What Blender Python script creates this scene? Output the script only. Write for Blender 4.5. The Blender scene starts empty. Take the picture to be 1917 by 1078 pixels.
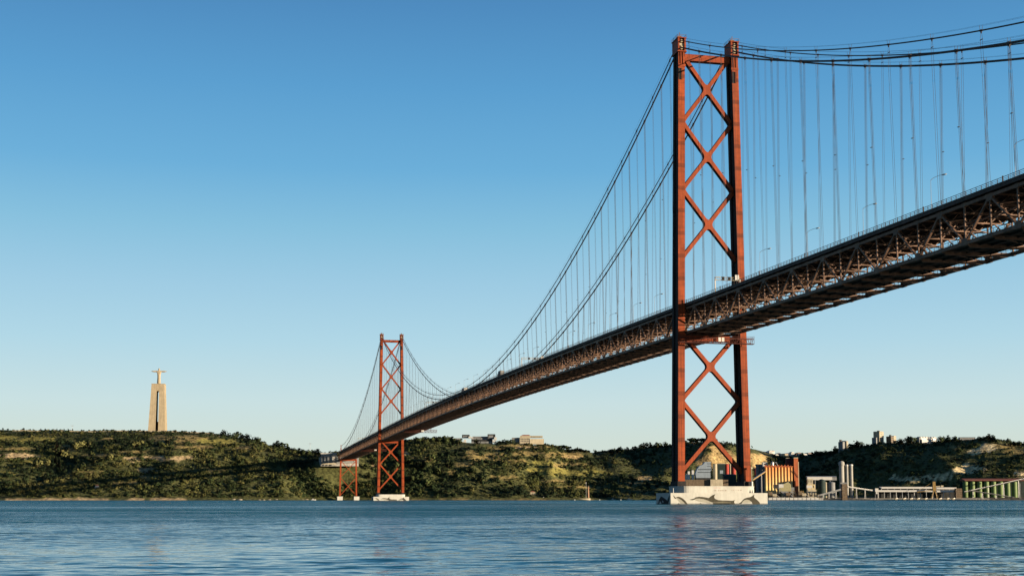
import bpy, bmesh, math, random
import numpy as np
from mathutils import Vector, Matrix

random.seed(7)
rng = np.random.default_rng(11)
R = math.radians
sc = bpy.context.scene
col = sc.collection

# ------------------------------------------------------------------ camera
# +y runs south along the bridge, +x runs west, z up, river level z = 0
F_PX, CX, CY, CZ, YAW, PITCH, SHIFT = 2514.7, -192.59, -507.33, 2.118, 12.375, 5.2588, 162.68
cd = bpy.data.cameras.new('camera')
cam = bpy.data.objects.new('camera', cd)
col.objects.link(cam)
cam.location = (CX, CY, CZ)
cam.rotation_euler = (R(90 + PITCH), 0, R(-YAW))
cd.sensor_width = 36
cd.lens = 36 * F_PX / 1917
cd.shift_y = SHIFT / 1917
cd.clip_start = 0.5
cd.clip_end = 40000
sc.camera = cam

SITE = -R(YAW)                       # the far shore is laid out on this bearing
ca, sa = math.cos(R(YAW)), math.sin(R(YAW))
cp, sp = math.cos(R(PITCH)), math.sin(R(PITCH))
def at(u, D, z=0.0):
    """ground point at bearing column u and distance D from the viewpoint"""
    r = (u - 958.5) * D / 2520.0
    return Vector((CX + r * ca + D * sa, CY - r * sa + D * ca, z))
def hz(v, D):
    k = 539 + SHIFT - v
    return CZ + D * (F_PX * sp + k * cp) / (F_PX * cp - k * sp)
def wid(du, D):
    return du * D / 2520.0

# ------------------------------------------------------------------ materials
MATS = {}
def mat(name, c, rough=0.7, var=0.12, scale=0.5, c2=None, metal=0.0, spec=0.12, bump=0.0):
    if name in MATS: return MATS[name]
    m = bpy.data.materials.new(name); m.use_nodes = True
    nt = m.node_tree; N = nt.nodes; L = nt.links
    b = N['Principled BSDF']
    b.inputs['Roughness'].default_value = rough
    b.inputs['Metallic'].default_value = metal
    b.inputs['Specular IOR Level'].default_value = spec
    tc = N.new('ShaderNodeTexCoord')
    nz = N.new('ShaderNodeTexNoise'); nz.inputs['Scale'].default_value = scale
    nz.inputs['Detail'].default_value = 6; nz.inputs['Roughness'].default_value = 0.65
    L.new(tc.outputs['Object'], nz.inputs['Vector'])
    rp = N.new('ShaderNodeValToRGB')
    rp.color_ramp.elements[0].position = 0.3; rp.color_ramp.elements[1].position = 0.7
    d = c2 if c2 else tuple(max(0, x * (1 - 2 * var)) for x in c)
    e = c if c2 else tuple(min(1, x * (1 + var)) for x in c)
    rp.color_ramp.elements[0].color = (*d, 1); rp.color_ramp.elements[1].color = (*e, 1)
    L.new(nz.outputs['Fac'], rp.inputs['Fac'])
    mp = N.new('ShaderNodeMapping'); mp.inputs['Scale'].default_value = (scale * 4, scale * 4, scale * .16); L.new(tc.outputs['Object'], mp.inputs[0])
    ns = N.new('ShaderNodeTexNoise'); ns.inputs['Scale'].default_value = 1; ns.inputs['Detail'].default_value = 4; L.new(mp.outputs[0], ns.inputs['Vector'])
    ms_ = N.new('ShaderNodeMapRange'); ms_.inputs['From Min'].default_value = .35; ms_.inputs['From Max'].default_value = .7; ms_.inputs['To Min'].default_value = 1 - var * 1.6; ms_.inputs['To Max'].default_value = 1 + var * .5
    L.new(ns.outputs['Fac'], ms_.inputs['Value'])
    mst = N.new('ShaderNodeMix'); mst.data_type = 'RGBA'; mst.blend_type = 'MULTIPLY'; mst.inputs['Factor'].default_value = 1
    L.new(rp.outputs['Color'], mst.inputs['A']); L.new(ms_.outputs[0], mst.inputs['B'])
    L.new(mst.outputs['Result'], b.inputs['Base Color'])
    if bump:
        bp = N.new('ShaderNodeBump'); bp.inputs['Distance'].default_value = bump
        bp.inputs['Strength'].default_value = 0.6
        L.new(nz.outputs['Fac'], bp.inputs['Height']); L.new(bp.outputs['Normal'], b.inputs['Normal'])
    MATS[name] = m
    return m

def leg_paint():
    """red lead paint: plates 9.2 m tall with a darker splice band, faint weld lines and streaks"""
    m = mat('tower_paint', (0.215, 0.040, 0.0095), rough=0.6, var=0.16, scale=0.35)
    nt = m.node_tree; N = nt.nodes; L = nt.links
    b = N['Principled BSDF']; src = b.inputs['Base Color'].links[0].from_socket
    tc = N.new('ShaderNodeTexCoord'); sx = N.new('ShaderNodeSeparateXYZ'); L.new(tc.outputs['Object'], sx.inputs[0])
    def band(period, frac, off, dark, src):
        a = N.new('ShaderNodeMath'); a.operation = 'ADD'; a.inputs[1].default_value = off; L.new(sx.outputs['Z'], a.inputs[0])
        md = N.new('ShaderNodeMath'); md.operation = 'MODULO'; md.inputs[1].default_value = period; L.new(a.outputs[0], md.inputs[0])
        lt = N.new('ShaderNodeMath'); lt.operation = 'LESS_THAN'; lt.inputs[1].default_value = frac; L.new(md.outputs[0], lt.inputs[0])
        mx = N.new('ShaderNodeMix'); mx.data_type = 'RGBA'; mx.blend_type = 'MULTIPLY'
        L.new(lt.outputs[0], mx.inputs['Factor']); L.new(src, mx.inputs['A']); mx.inputs['B'].default_value = (dark, dark, dark, 1)
        return mx.outputs['Result']
    s = band(9.2, 1.7, 3.2, 0.62, src)
    s = band(2.3, 0.22, 0.4, 0.84, s)
    mp = N.new('ShaderNodeMapping'); mp.inputs['Scale'].default_value = (3.0, 3.0, 0.06); L.new(tc.outputs['Object'], mp.inputs[0])
    nz = N.new('ShaderNodeTexNoise'); nz.inputs['Scale'].default_value = 1.0; nz.inputs['Detail'].default_value = 4; L.new(mp.outputs[0], nz.inputs['Vector'])
    rp = N.new('ShaderNodeMapRange'); rp.inputs['From Min'].default_value = 0.3; rp.inputs['From Max'].default_value = 0.75
    rp.inputs['To Min'].default_value = 0.66; rp.inputs['To Max'].default_value = 1.1; L.new(nz.outputs['Fac'], rp.inputs['Value'])
    mx = N.new('ShaderNodeMix'); mx.data_type = 'RGBA'; mx.blend_type = 'MULTIPLY'; mx.inputs['Factor'].default_value = 1
    L.new(s, mx.inputs['A']); L.new(rp.outputs[0], mx.inputs['B'])
    L.new(mx.outputs['Result'], b.inputs['Base Color'])
    return m
M_LEG = leg_paint()
M_SIDE = mat('leg_side_shade', (0.020, 0.013, 0.012), 0.8, 0.2, 0.3)  # deep shade of the leg sides put into their colour
M_GIRD = mat('girder_paint', (0.13, 0.082, 0.060), 0.7, 0.2, 0.2)
M_LAMP = mat('lamp_steel', (0.24, 0.23, 0.23), 0.5, 0.1, 0.6)
M_WEB = mat('web_plate_shade', (0.050, 0.016, 0.011), 0.8, 0.2, 0.3)  # shade on the edges of the cross braces painted in as dark red-brown
M_GANTRY = mat('gantry_paint', (0.06, 0.016, 0.011), 0.7, 0.2, 0.5)
M_BRACE = mat('brace_paint', (0.185, 0.034, 0.009), 0.55, 0.14, 0.4)
M_TRUSS = mat('truss_paint', (0.145, 0.088, 0.062), 0.6, 0.22, 0.15)
M_DECK = mat('deck_steel', (0.062, 0.047, 0.041), 0.75, 0.2, 0.2)
M_ASPH = mat('asphalt', (0.05, 0.05, 0.052), 0.9, 0.2, 0.6)
M_CABLE = mat('cable_wire', (0.05, 0.040, 0.040), 0.6, 0.2, 0.3)
M_ROPE = mat('rope_wire', (0.045, 0.04, 0.042), 0.5, 0.2, 0.3, metal=0.3)
M_BLACK = mat('black_paint', (0.02, 0.018, 0.018), 0.8, 0.2, 0.5)
M_CONC = mat('pier_concrete', (0.335, 0.335, 0.305), 0.85, 0.07, 0.22, bump=0.05)
M_CONC2 = mat('grey_concrete', (0.27, 0.26, 0.24), 0.9, 0.18, 0.1)
M_STONE = mat('monument_stone', (0.26, 0.215, 0.145), 0.85, 0.10, 0.15)
M_GALV = mat('galvanised_steel', (0.3, 0.3, 0.3), 0.45, 0.1, 0.6, metal=0.4)
M_WHITE = mat('white_paint', (0.38, 0.375, 0.355), 0.6, 0.06, 0.3)
M_CREAM = mat('cream_render', (0.32, 0.28, 0.20), 0.8, 0.12, 0.2)
M_GREY = mat('grey_paint', (0.16, 0.165, 0.165), 0.7, 0.15, 0.2)
M_DARK = mat('dark_cladding', (0.03, 0.032, 0.033), 0.8, 0.25, 0.2)
M_DGREEN = mat('dark_green_cladding', (0.016, 0.03, 0.028), 0.7, 0.2, 0.2)
M_GLASS = mat('dark_glass', (0.02, 0.025, 0.03), 0.2, 0.1, 0.5, spec=0.5)
M_BROWN = mat('brown_brick', (0.12, 0.09, 0.06), 0.9, 0.2, 0.4)
M_ORANGE = mat('orange_render', (0.31, 0.09, 0.038), 0.8, 0.14, 0.15)
M_YELLOW = mat('crane_yellow', (0.20, 0.13, 0.045), 0.6, 0.15, 0.5)
M_RED = mat('red_paint', (0.26, 0.035, 0.025), 0.6, 0.12, 0.3)
M_GREEN = mat('silo_green', (0.095, 0.14, 0.05), 0.5, 0.12, 0.2)
M_ROOF = mat('roof_red_brown', (0.17, 0.065, 0.048), 0.85, 0.15, 0.3)
M_TILE = mat('dark_red_cladding', (0.06, 0.02, 0.02), 0.8, 0.2, 0.3)
M_DOLPH = mat('dolphin_dark_paint', (0.045, 0.042, 0.031), 0.9, 0.12, 0.4)
M_DOLPHM = mat('dolphin_mid_paint', (0.10, 0.094, 0.07), 0.9, 0.1, 0.4)
M_DOLPHL = mat('dolphin_pale_paint', (0.22, 0.215, 0.18), 0.9, 0.08, 0.4)
M_BARK = mat('bark', (0.10, 0.07, 0.045), 0.95, 0.2, 1.0)
M_ROCK = mat('pale_rock', (0.20, 0.175, 0.13), 0.95, 0.2, 0.6)

def silo_gradient():
    """weathered silos: pale lime dust below, rust-orange stain above (stain has its own irregular edge)"""
    m = mat('stained_silo', (0.56, 0.42, 0.18), 0.8, 0.12, 0.3)
    nt = m.node_tree; N = nt.nodes; L = nt.links
    b = N['Principled BSDF']; src = b.inputs['Base Color'].links[0].from_socket
    tc = N.new('ShaderNodeTexCoord'); sx = N.new('ShaderNodeSeparateXYZ'); L.new(tc.outputs['Object'], sx.inputs[0])
    nz = N.new('ShaderNodeTexNoise'); nz.inputs['Scale'].default_value = 0.25; L.new(tc.outputs['Object'], nz.inputs['Vector'])
    ad = N.new('ShaderNodeMath'); ad.operation = 'MULTIPLY_ADD'; ad.inputs[1].default_value = 14; L.new(nz.outputs['Fac'], ad.inputs[0]); L.new(sx.outputs['Z'], ad.inputs[2])
    mr = N.new('ShaderNodeMapRange'); mr.inputs['From Min'].default_value = 22; mr.inputs['From Max'].default_value = 50; L.new(ad.outputs[0], mr.inputs['Value'])
    mx = N.new('ShaderNodeMix'); mx.data_type = 'RGBA'; L.new(mr.outputs[0], mx.inputs['Factor'])
    L.new(src, mx.inputs['A']); mx.inputs['B'].default_value = (0.44, 0.19, 0.065, 1)
    L.new(mx.outputs['Result'], b.inputs['Base Color'])
    return m
M_SILO = silo_gradient()

# ------------------------------------------------------------------ object helpers
def setp(o, label=None, cat=None, group=None, kind=None):
    if label: o['label'] = label
    if cat: o['category'] = cat
    if group: o['group'] = group
    if kind: o['kind'] = kind
    return o
def empty(name, loc=(0, 0, 0), rz=0.0, label=None, cat=None, group=None, parent=None):
    o = bpy.data.objects.new(name, None); col.objects.link(o)
    o.empty_display_size = 1.0
    o.location = loc; o.rotation_euler = (0, 0, rz)
    if parent: o.parent = parent
    return setp(o, label, cat, group)
def copy_tree(o, parent=None):
    c = o.copy(); col.objects.link(c)
    if parent: c.parent = parent
    for ch in o.children: copy_tree(ch, c)
    return c

class MB:
    """collects boxes, beams, tubes and prisms, links them as one mesh object"""
    def __init__(s): s.v = []; s.f = []; s.mi = []; s.smooth = []
    def add(s, vs, fs, sm=False, mi=0):
        n = len(s.v); s.v += [tuple(p) for p in vs]
        for f in fs: s.f.append(tuple(i + n for i in f)); s.mi.append(mi); s.smooth.append(sm)
    def box(s, x0, x1, y0, y1, z0, z1, mi=0):
        vs = [(x0, y0, z0), (x1, y0, z0), (x1, y1, z0), (x0, y1, z0), (x0, y0, z1), (x1, y0, z1), (x1, y1, z1), (x0, y1, z1)]
        s.add(vs, [(3, 2, 1, 0), (4, 5, 6, 7), (0, 1, 5, 4), (1, 2, 6, 5), (2, 3, 7, 6), (3, 0, 4, 7)], mi=mi)
        return s
    def beam(s, p, q, w, h, up=(0, 0, 1), mi=0):
        p, q = Vector(p), Vector(q); d = (q - p).normalized(); up = Vector(up)
        if abs(d.dot(up)) > 0.999: up = Vector((0, 1, 0))
        a = d.cross(up).normalized(); b = a.cross(d).normalized()
        a *= w / 2; b *= h / 2
        vs = [p - a - b, p + a - b, p + a + b, p - a + b, q - a - b, q + a - b, q + a + b, q - a + b]
        s.add(vs, [(0, 1, 2, 3), (7, 6, 5, 4), (1, 0, 4, 5), (2, 1, 5, 6), (3, 2, 6, 7), (0, 3, 7, 4)], mi=mi)
        return s
    def tube(s, pts, r, n=8, caps=True, mi=0, sm=True):
        pts = [Vector(p) for p in pts]; rs = r if isinstance(r, (list, tuple)) else [r] * len(pts)
        vs = []; fs = []
        for i, p in enumerate(pts):
            d = (pts[min(i + 1, len(pts) - 1)] - pts[max(i - 1, 0)])
            d = d.normalized() if d.length > 1e-9 else Vector((0, 0, 1))
            up = Vector((0, 0, 1)) if abs(d.z) < 0.95 else Vector((0, 1, 0))
            a = d.cross(up).normalized(); b = a.cross(d).normalized()
            for k in range(n):
                t = 2 * math.pi * k / n
                vs.append(p + a * (rs[i] * math.cos(t)) + b * (rs[i] * math.sin(t)))
        for i in range(len(pts) - 1):
            for k in range(n):
                k2 = (k + 1) % n
                fs.append((i * n + k2, i * n + k, (i + 1) * n + k, (i + 1) * n + k2))
        s.add(vs, fs, sm, mi)
        if caps:
            m = len(pts) - 1
            s.add(vs[:n], [tuple(range(n))], False, mi); s.add(vs[m * n:], [tuple(reversed(range(n)))], False, mi)
        return s
    def cyl(s, x, y, z0, z1, r, n=16, r1=None, mi=0):
        return s.tube([(x, y, z0), (x, y, z1)], [r, r if r1 is None else r1], n, mi=mi)
    def prism(s, poly, axis, a, b, mi=0):
        """extrude a polygon (list of 2d points) from a to b along axis"""
        n = len(poly)
        def P(p, t): return {'x': (t, p[0], p[1]), 'y': (p[0], t, p[1]), 'z': (p[0], p[1], t)}[axis]
        vs = [P(p, a) for p in poly] + [P(p, b) for p in poly]
        fs = [tuple(range(n)), tuple(reversed(range(n, 2 * n)))] + [((i + 1) % n, i, n + i, n + (i + 1) % n) for i in range(n)]
        s.add(vs, fs, mi=mi); return s
    def build(s, name, m, parent=None, loc=None, rz=None):
        me = bpy.data.meshes.new(name)
        me.from_pydata(s.v, [], s.f)
        for mm in (m if isinstance(m, (list, tuple)) else [m]): me.materials.append(mm)
        me.polygons.foreach_set('material_index', s.mi)
        me.polygons.foreach_set('use_smooth', s.smooth)
        bm = bmesh.new(); bm.from_mesh(me); bmesh.ops.recalc_face_normals(bm, faces=bm.faces); bm.to_mesh(me); bm.free()
        o = bpy.data.objects.new(name, me); col.objects.link(o)
        if parent: o.parent = parent
        if loc: o.location = loc
        if rz is not None: o.rotation_euler = (0, 0, rz)
        return o

# ------------------------------------------------------------------ the bridge
SPAN = 1013.0; H = SPAN / 88.0                      # half panel of the stiffening truss
K0, K1 = -42, 136
XT = 10.35                                          # truss planes
XC = 11.32                                          # cable planes
def ztop(y):
    if y < 0: return 77.85 + 0.0114 * y
    if y > SPAN: return 77.85 - 0.0114 * (y - SPAN) - 2.2e-6 * (y - SPAN) ** 2
    t = y / SPAN
    return 77.85 + 4 * 3.6 * t * (1 - t)
DZ = 9.7
def zbot(y): return ztop(y) - DZ
def zlow(y):
    if y < 0: return 185.8 + 0.4215 * y + 0.00039 * y * y
    if y > SPAN: return zlow(SPAN - y)
    return 81.1 + 0.000408 * (y - SPAN / 2) ** 2
def zup(y):
    if y < 0: return 188.7 + 0.4187 * y + 0.000405 * y * y
    if y > SPAN: return zup(SPAN - y)
    return 84.8 + 0.000405 * (y - SPAN / 2) ** 2

bridge = empty('suspension_bridge', (0, 0, 0), 0,
               'long red steel suspension bridge with two tall cross-braced towers spanning the river', 'bridge')

def leg_c(z): return 13.88 + (11.33 - 13.88) * (z - 8) / 182.0
def leg_d(z): return 3.95 + (3.1 - 3.95) * (z - 8) / 182.0      # half depth

def make_leg(s):
    m = MB()
    zs = [9.0 + i * (183.0 - 9.0) / 40 for i in range(41)]
    rings = []
    for z in zs:
        c = leg_c(z) * s; d = leg_d(z); w = 1.4; r = 0.42; q = d * 0.42
        rings.append([(c - w, -d, z), (c + w, -d, z), (c + w, -q, z), (c + w - r, -q, z), (c + w - r, q, z), (c + w, q, z),
                      (c + w, d, z), (c - w, d, z), (c - w, q, z), (c - w + r, q, z), (c - w + r, -q, z), (c - w, -q, z)])
    n = 12; vs = [p for r_ in rings for p in r_]; fs = []; ms = []
    for i in range(len(rings) - 1):
        for k in range(n):
            k2 = (k + 1) % n
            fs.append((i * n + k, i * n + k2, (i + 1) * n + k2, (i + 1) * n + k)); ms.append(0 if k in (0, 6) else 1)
    ms += [0, 0]
    fs += [tuple(reversed(range(n))), tuple(range((len(rings) - 1) * n, len(rings) * n))]
    m.add(vs, fs); m.mi = ms
    return m

def x_brace(zc, hh, wz):
    """one cross of box members with a rounded centre plate, drawn in the x-z plane and given real depth"""
    xl = leg_c(zc - hh) - 1.38; xh = leg_c(zc + hh) - 1.38
    m = MB(); t = wz / 2; ctr = Vector((0, zc))
    arms = []
    for (px_, pz_) in ((-xh, zc + hh), (xh, zc + hh), (xl, zc - hh), (-xl, zc - hh)):     # clockwise
        d = (Vector((px_, pz_)) - ctr).normalized()
        arms.append((Vector((px_, pz_)) + d * .7, d, Vector((-d.y, d.x))))
    def inter(o1, e1, o2, e2):
        den = e1.x * e2.y - e1.y * e2.x
        return o1 + e1 * (((o2.x - o1.x) * e2.y - (o2.y - o1.y) * e2.x) / den)
    pts = []
    for i in range(4):
        p, d, nr = arms[i]; p2, d2, nr2 = arms[(i + 1) % 4]
        pts += [p - nr * t * 1.35, p - nr * t - d * 2.6]
        I = inter(ctr - nr * t, d, ctr + nr2 * t, d2)
        s0, s1 = I + d * 1.9, I + d2 * 1.9
        for q in range(6):
            k = q / 5.0
            pts.append(s0 * (1 - k) ** 2 + I * 2 * k * (1 - k) + s1 * k ** 2)
        pts += [p2 + nr2 * t - d2 * 2.6, p2 + nr2 * t * 1.35]
    m.prism([(q.x, q.y) for q in pts], 'y', -1.15, 1.15)
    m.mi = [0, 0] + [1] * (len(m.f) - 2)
    return m

def make_tower():
    tw = MB()
    w = leg_c(181) - 1.38
    tw.box(-w, w, -1.3, 1.3, 179.9, 182.4)                              # portal strut at the top
    tw.box(-w, w, -1.45, 1.45, 182.4, 182.55)
    w = leg_c(65.5) - 1.38
    t = tw.build('tower', M_BRACE, bridge)
    MB().box(-w, w, -1.2, 1.2, 64.9, 67.0).build('deck_strut', M_BRACE, t)
    for s in (-1, 1):
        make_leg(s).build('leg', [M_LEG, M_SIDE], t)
        c = leg_c(8) * s
        MB().box(c - 1.75, c + 1.75, -4.3, 4.3, 7.05, 9.0).build('leg_plinth', M_BLACK, t)
        c = leg_c(186) * s
        h = MB()
        h.box(c - 1.7, c - 1.05, -3.6, 3.6, 183, 188.3); h.box(c + 1.05, c + 1.7, -3.6, 3.6, 183, 188.3)
        h.box(c - 1.05, c + 1.05, -2.6, 2.6, 183, 188.3)
        h.box(c - 1.95, c + 1.95, -3.85, 3.85, 188.3, 188.6)
        h.box(c - 1.95, c + 1.95, -3.85, 3.85, 182.6, 183.0)
        for xx in (-0.5, 0.5): h.box(c + xx - .12, c + xx + .12, -3.45, -3.1, 177.6, 182.6)
        h.box(c - 1.55, c + 1.55, -3.42, -3.1, 176.6, 177.6)
        h.build('saddle_housing', M_BRACE, t)
        for sy in (-1, 1):
            sd = MB()
            sd.tube([(c, sy * 2.6, 184.6), (c, sy * 3.3, 184.2)], [.85, .6], 10); sd.tube([(c, sy * 2.6, 187.4), (c, sy * 3.3, 187.0)], [.7, .45], 10)
            sd.box(c - 1.0, c + 1.0, min(sy * 2.6, sy * 3.0), max(sy * 2.6, sy * 3.0), 185.3, 186.3)
            sd.build('cable_saddle', M_CREAM, t)
        rl = MB()
        for xx in (-1.85, 0, 1.85):
            for yy in (-3.7, -1.2, 1.2, 3.7):
                rl.beam((c + xx, yy, 188.6), (c + xx, yy, 189.7), .09, .09)
        for xx in (-1.85, 1.85): rl.beam((c + xx, -3.7, 189.7), (c + xx, 3.7, 189.7), .09, .09); rl.beam((c + xx, -3.7, 189.15), (c + xx, 3.7, 189.15), .06, .06)
        for yy in (-3.7, 3.7): rl.beam((c - 1.85, yy, 189.7), (c + 1.85, yy, 189.7), .09, .09)
        rl.box(c - .9, c + .5, -1.6, .8, 188.6, 189.9); rl.beam((c - .3, -1.5, 189.9), (c - .3, -1.5, 191.3), .22, .22); rl.beam((c + .7, .5, 188.6), (c + .7, .5, 190.6), .16, .16)
        rl.build('top_railing', M_TRUSS, t)
        c = leg_c(173.5) * s; d = leg_d(173.5)
        hb = MB().box(c - 1.3, c + 0.35, -d - .05, -d - .01, 171.1, 175.9)
        hb.build('access_hatch', M_BLACK, t)
        MB().box(c - .15, c - .02, -d - .3, -d - .06, 171.1, 175.9).build('ladder_rail', M_BRACE, t)
    for zc, hh in ((168.3, 13.7), (140.3, 13.8), (112.5, 13.8), (54.7, 13.2), (26.8, 13.8)):
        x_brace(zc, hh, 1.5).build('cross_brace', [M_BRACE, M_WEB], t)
    return t

tower = make_tower()
tower_far = copy_tree(tower, bridge); tower_far.location = (0, SPAN, 0)

# ---- concrete piers with painted dolphins
def rounded_rect(hx, hy, r, n=6):
    pts = []
    for (cx_, cy_, a0) in ((hx - r, -hy + r, -90), (hx - r, hy - r, 0), (-hx + r, hy - r, 90), (-hx + r, -hy + r, 180)):
        for k in range(n + 1):
            a = R(a0 + 90 * k / n); pts.append((cx_ + r * math.cos(a), cy_ + r * math.sin(a)))
    return pts
def px(pt):
    return (-20.1 + (pt[0] - 305) * 40.2 / 1510.0, (697 - pt[1]) * 4.4 / 175.0)
D_DARK = [
    [(340, 555), (362, 575), (390, 604), (384, 613), (366, 606)],
    [(388, 588), (420, 579), (460, 588), (500, 614), (535, 650), (566, 696), (532, 696), (505, 662), (465, 628), (420, 604), (394, 602)],
    [(428, 672), (440, 696), (416, 696)],
    [(596, 624), (640, 615), (668, 606), (690, 588), (740, 579), (800, 583), (850, 590), (893, 599), (925, 572), (960, 551), (996, 540), (980, 568), (976, 592), (992, 614), (1040, 632), (1120, 637), (1120, 650), (1000, 668), (945, 668), (880, 640), (810, 617), (740, 607), (690, 610), (662, 628), (640, 634), (610, 630)],
    [(1120, 637), (1180, 638), (1240, 642), (1268, 640), (1302, 632), (1286, 652), (1290, 676), (1306, 696), (1250, 696), (1236, 668), (1120, 650)],
    [(758, 672), (782, 696), (752, 692)],
    [(1350, 690), (1372, 676), (1400, 660), (1415, 640), (1445, 610), (1490, 594), (1545, 584), (1575, 568), (1606, 544), (1600, 575), (1610, 598), (1650, 630), (1684, 664), (1698, 696), (1578, 696), (1560, 660), (1530, 636), (1490, 624), (1450, 632), (1420, 655), (1408, 680), (1390, 690)],
]
D_MID = [[(962, 696), (950, 670), (1000, 668), (1120, 650), (1236, 668), (1248, 696)]]
D_PALE = [
    [(392, 604), (420, 606), (465, 630), (503, 663), (528, 696), (470, 696), (430, 655)],
    [(664, 626), (692, 611), (740, 608), (808, 618), (878, 641), (940, 668), (958, 694), (890, 682), (800, 668), (730, 652)],
    [(1412, 678), (1422, 656), (1452, 634), (1490, 626), (1528, 638), (1556, 662), (1540, 672), (1450, 676)],
]
def mural(pier, scale_x=1.0):
    for name, polys, mm, off in (('painted_dolphin_belly', D_PALE, M_DOLPHL, .02), ('painted_dolphin_flank', D_MID, M_DOLPHM, .03), ('painted_dolphin_back', D_DARK, M_DOLPH, .04)):
        for pl in polys: MB().prism([px(p) for p in pl], 'y', -8.8 - off, -8.79).build(name, mm, pier)
    def oy(pt): return (8.8 - (pt[0] - 75) * 17.6 / 225.0, (697 - pt[1]) * 4.4 / 175.0)
    m = MB()
    m.prism([oy(p) for p in [(108, 696), (114, 640), (130, 606), (155, 574), (185, 592), (215, 612), (250, 640), (262, 600), (282, 558), (286, 600), (272, 650), (262, 696)]], 'x', -20.14, -20.09)
    m.build('painted_orca', M_BLACK, pier)
    m = MB()
    for pl in ([(124, 692), (136, 650), (150, 664), (158, 692)], [(168, 640), (182, 644), (192, 664), (180, 674)]):
        m.prism([oy(p) for p in pl], 'x', -20.17, -20.13)
    m.build('painted_orca_patch', M_WHITE, pier)
def make_pier(y0):
    m = MB()
    m.box(-20.1, 20.1, -8.8, 8.8, -4, 4.4)
    m.prism(rounded_rect(15.95, 8.0, 3.6), 'z', 4.4, 7.05)
    m.prism(rounded_rect(16.05, 8.1, 3.6), 'z', 6.7, 7.0)
    p = m.build('pier', M_CONC, bridge, (0, y0, 0))
    wl = MB().box(-20.13, 20.13, -8.83, 8.83, -.2, .38); wl.build('tide_stain', M_GREY, p)
    return p
pier = make_pier(0)
mural(pier)
g = MB()                                              # worn, unreadable graffiti on the upper block
for (x0, x1, z, hgt) in ((-1.9, -1.0, 5.35, .34), (-.3, .2, 5.35, .42), (.5, 1.0, 5.35, .3), (1.2, 1.7, 5.36, .3), (1.9, 2.3, 5.34, .34), (2.6, 3.2, 5.38, .48),
                          (5.2, 5.5, 5.5, .2), (5.9, 6.5, 5.5, .34), (7.1, 7.4, 5.5, .2), (7.9, 8.5, 5.52, .25), (9.0, 9.5, 5.5, .42)):
    g.box(x0, x1, -8.05, -7.99, z - hgt / 2, z + hgt / 2)
g.build('worn_graffiti', mat('graffiti_paint', (0.26, 0.22, 0.19), 0.9), pier)
g = MB()
for (x0, x1) in ((-2.0, -1.2), (-1.0, -.5), (-.3, .4), (.6, 1.0)): g.box(x0, x1, -8.05, -7.99, 6.32, 6.47)
g.build('worn_graffiti', mat('graffiti_red', (0.45, 0.22, 0.17), 0.9), pier)
pier2 = make_pier(SPAN); mural(pier2)

# ---- stiffening trusses
ys = [k * H for k in range(K0, K1 + 1)]
def truss(s):
    x = XT * s
    par = MB()
    for i in range(len(ys) - 1):
        a, b = ys[i], ys[i + 1]
        par.beam((x, a, ztop(a)), (x, b, ztop(b)), .62, .78)
    bc = MB()
    for i in range(len(ys) - 1):
        a, b = ys[i], ys[i + 1]
        bc.beam((x, a, zbot(a)), (x, b, zbot(b)), .62, .72)
    for k in range(K0, K1 + 1):
        y = k * H
        for z, big, sg in ((ztop(y), k % 2, -1), (zbot(y), not k % 2, 1)):
            w_ = 1.5 if big else .8; h_ = 1.3 if big else .6
            gp = par if sg < 0 else bc
            gp.prism([(y - w_, z + sg * -.5), (y + w_, z + sg * -.5), (y + w_, z + sg * .45), (y + w_ * .55, z + sg * h_), (y - w_ * .55, z + sg * h_), (y - w_, z + sg * .45)], 'x', x - .36, x + .36)
    t = par.build('stiffening_truss', M_TRUSS, bridge)
    bc.build('bottom_chord', M_TRUSS, t)
    wb = MB()
    for k in range(K0, K1 + 1):
        y = k * H
        wb.beam((x, y, zbot(y)), (x, y, ztop(y)), .34, .44, (0, 1, 0))
        if k < K1:
            y2 = y + H
            if k % 2: wb.beam((x, y, ztop(y)), (x, y2, zbot(y2)), .46, .56, (1, 0, 0))
            else: wb.beam((x, y, zbot(y)), (x, y2, ztop(y2)), .46, .56, (1, 0, 0))
    wb.build('web_bracing', M_TRUSS, t)
    return t
truss(-1); truss(1)

# ---- road deck, floor system, railway deck
rd = MB()
for i in range(len(ys) - 1):
    a, b = ys[i], ys[i + 1]
    za, zb_ = ztop(a), ztop(b)
    for (x0, x1, d0, d1) in ((-11.15, 11.15, 1.42, 1.72), (-11.3, -11.15, .75, 1.95), (11.15, 11.3, .75, 1.95)):
        vs = [(x0, a, za + d0), (x1, a, za + d0), (x1, b, zb_ + d0), (x0, b, zb_ + d0), (x0, a, za + d1), (x1, a, za + d1), (x1, b, zb_ + d1), (x0, b, zb_ + d1)]
        rd.add(vs, [(0, 1, 2, 3), (4, 5, 6, 7), (0, 1, 5, 4), (2, 3, 7, 6), (1, 2, 6, 5), (3, 0, 4, 7)])
    for x in (-8.4, -5.2, -2, 2, 5.2, 8.4):
        rd.beam((x, a, za + 1.08), (x, b, zb_ + 1.08), .3, .66)
road = rd.build('road_deck', M_DECK, bridge)
ff = MB()
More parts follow.
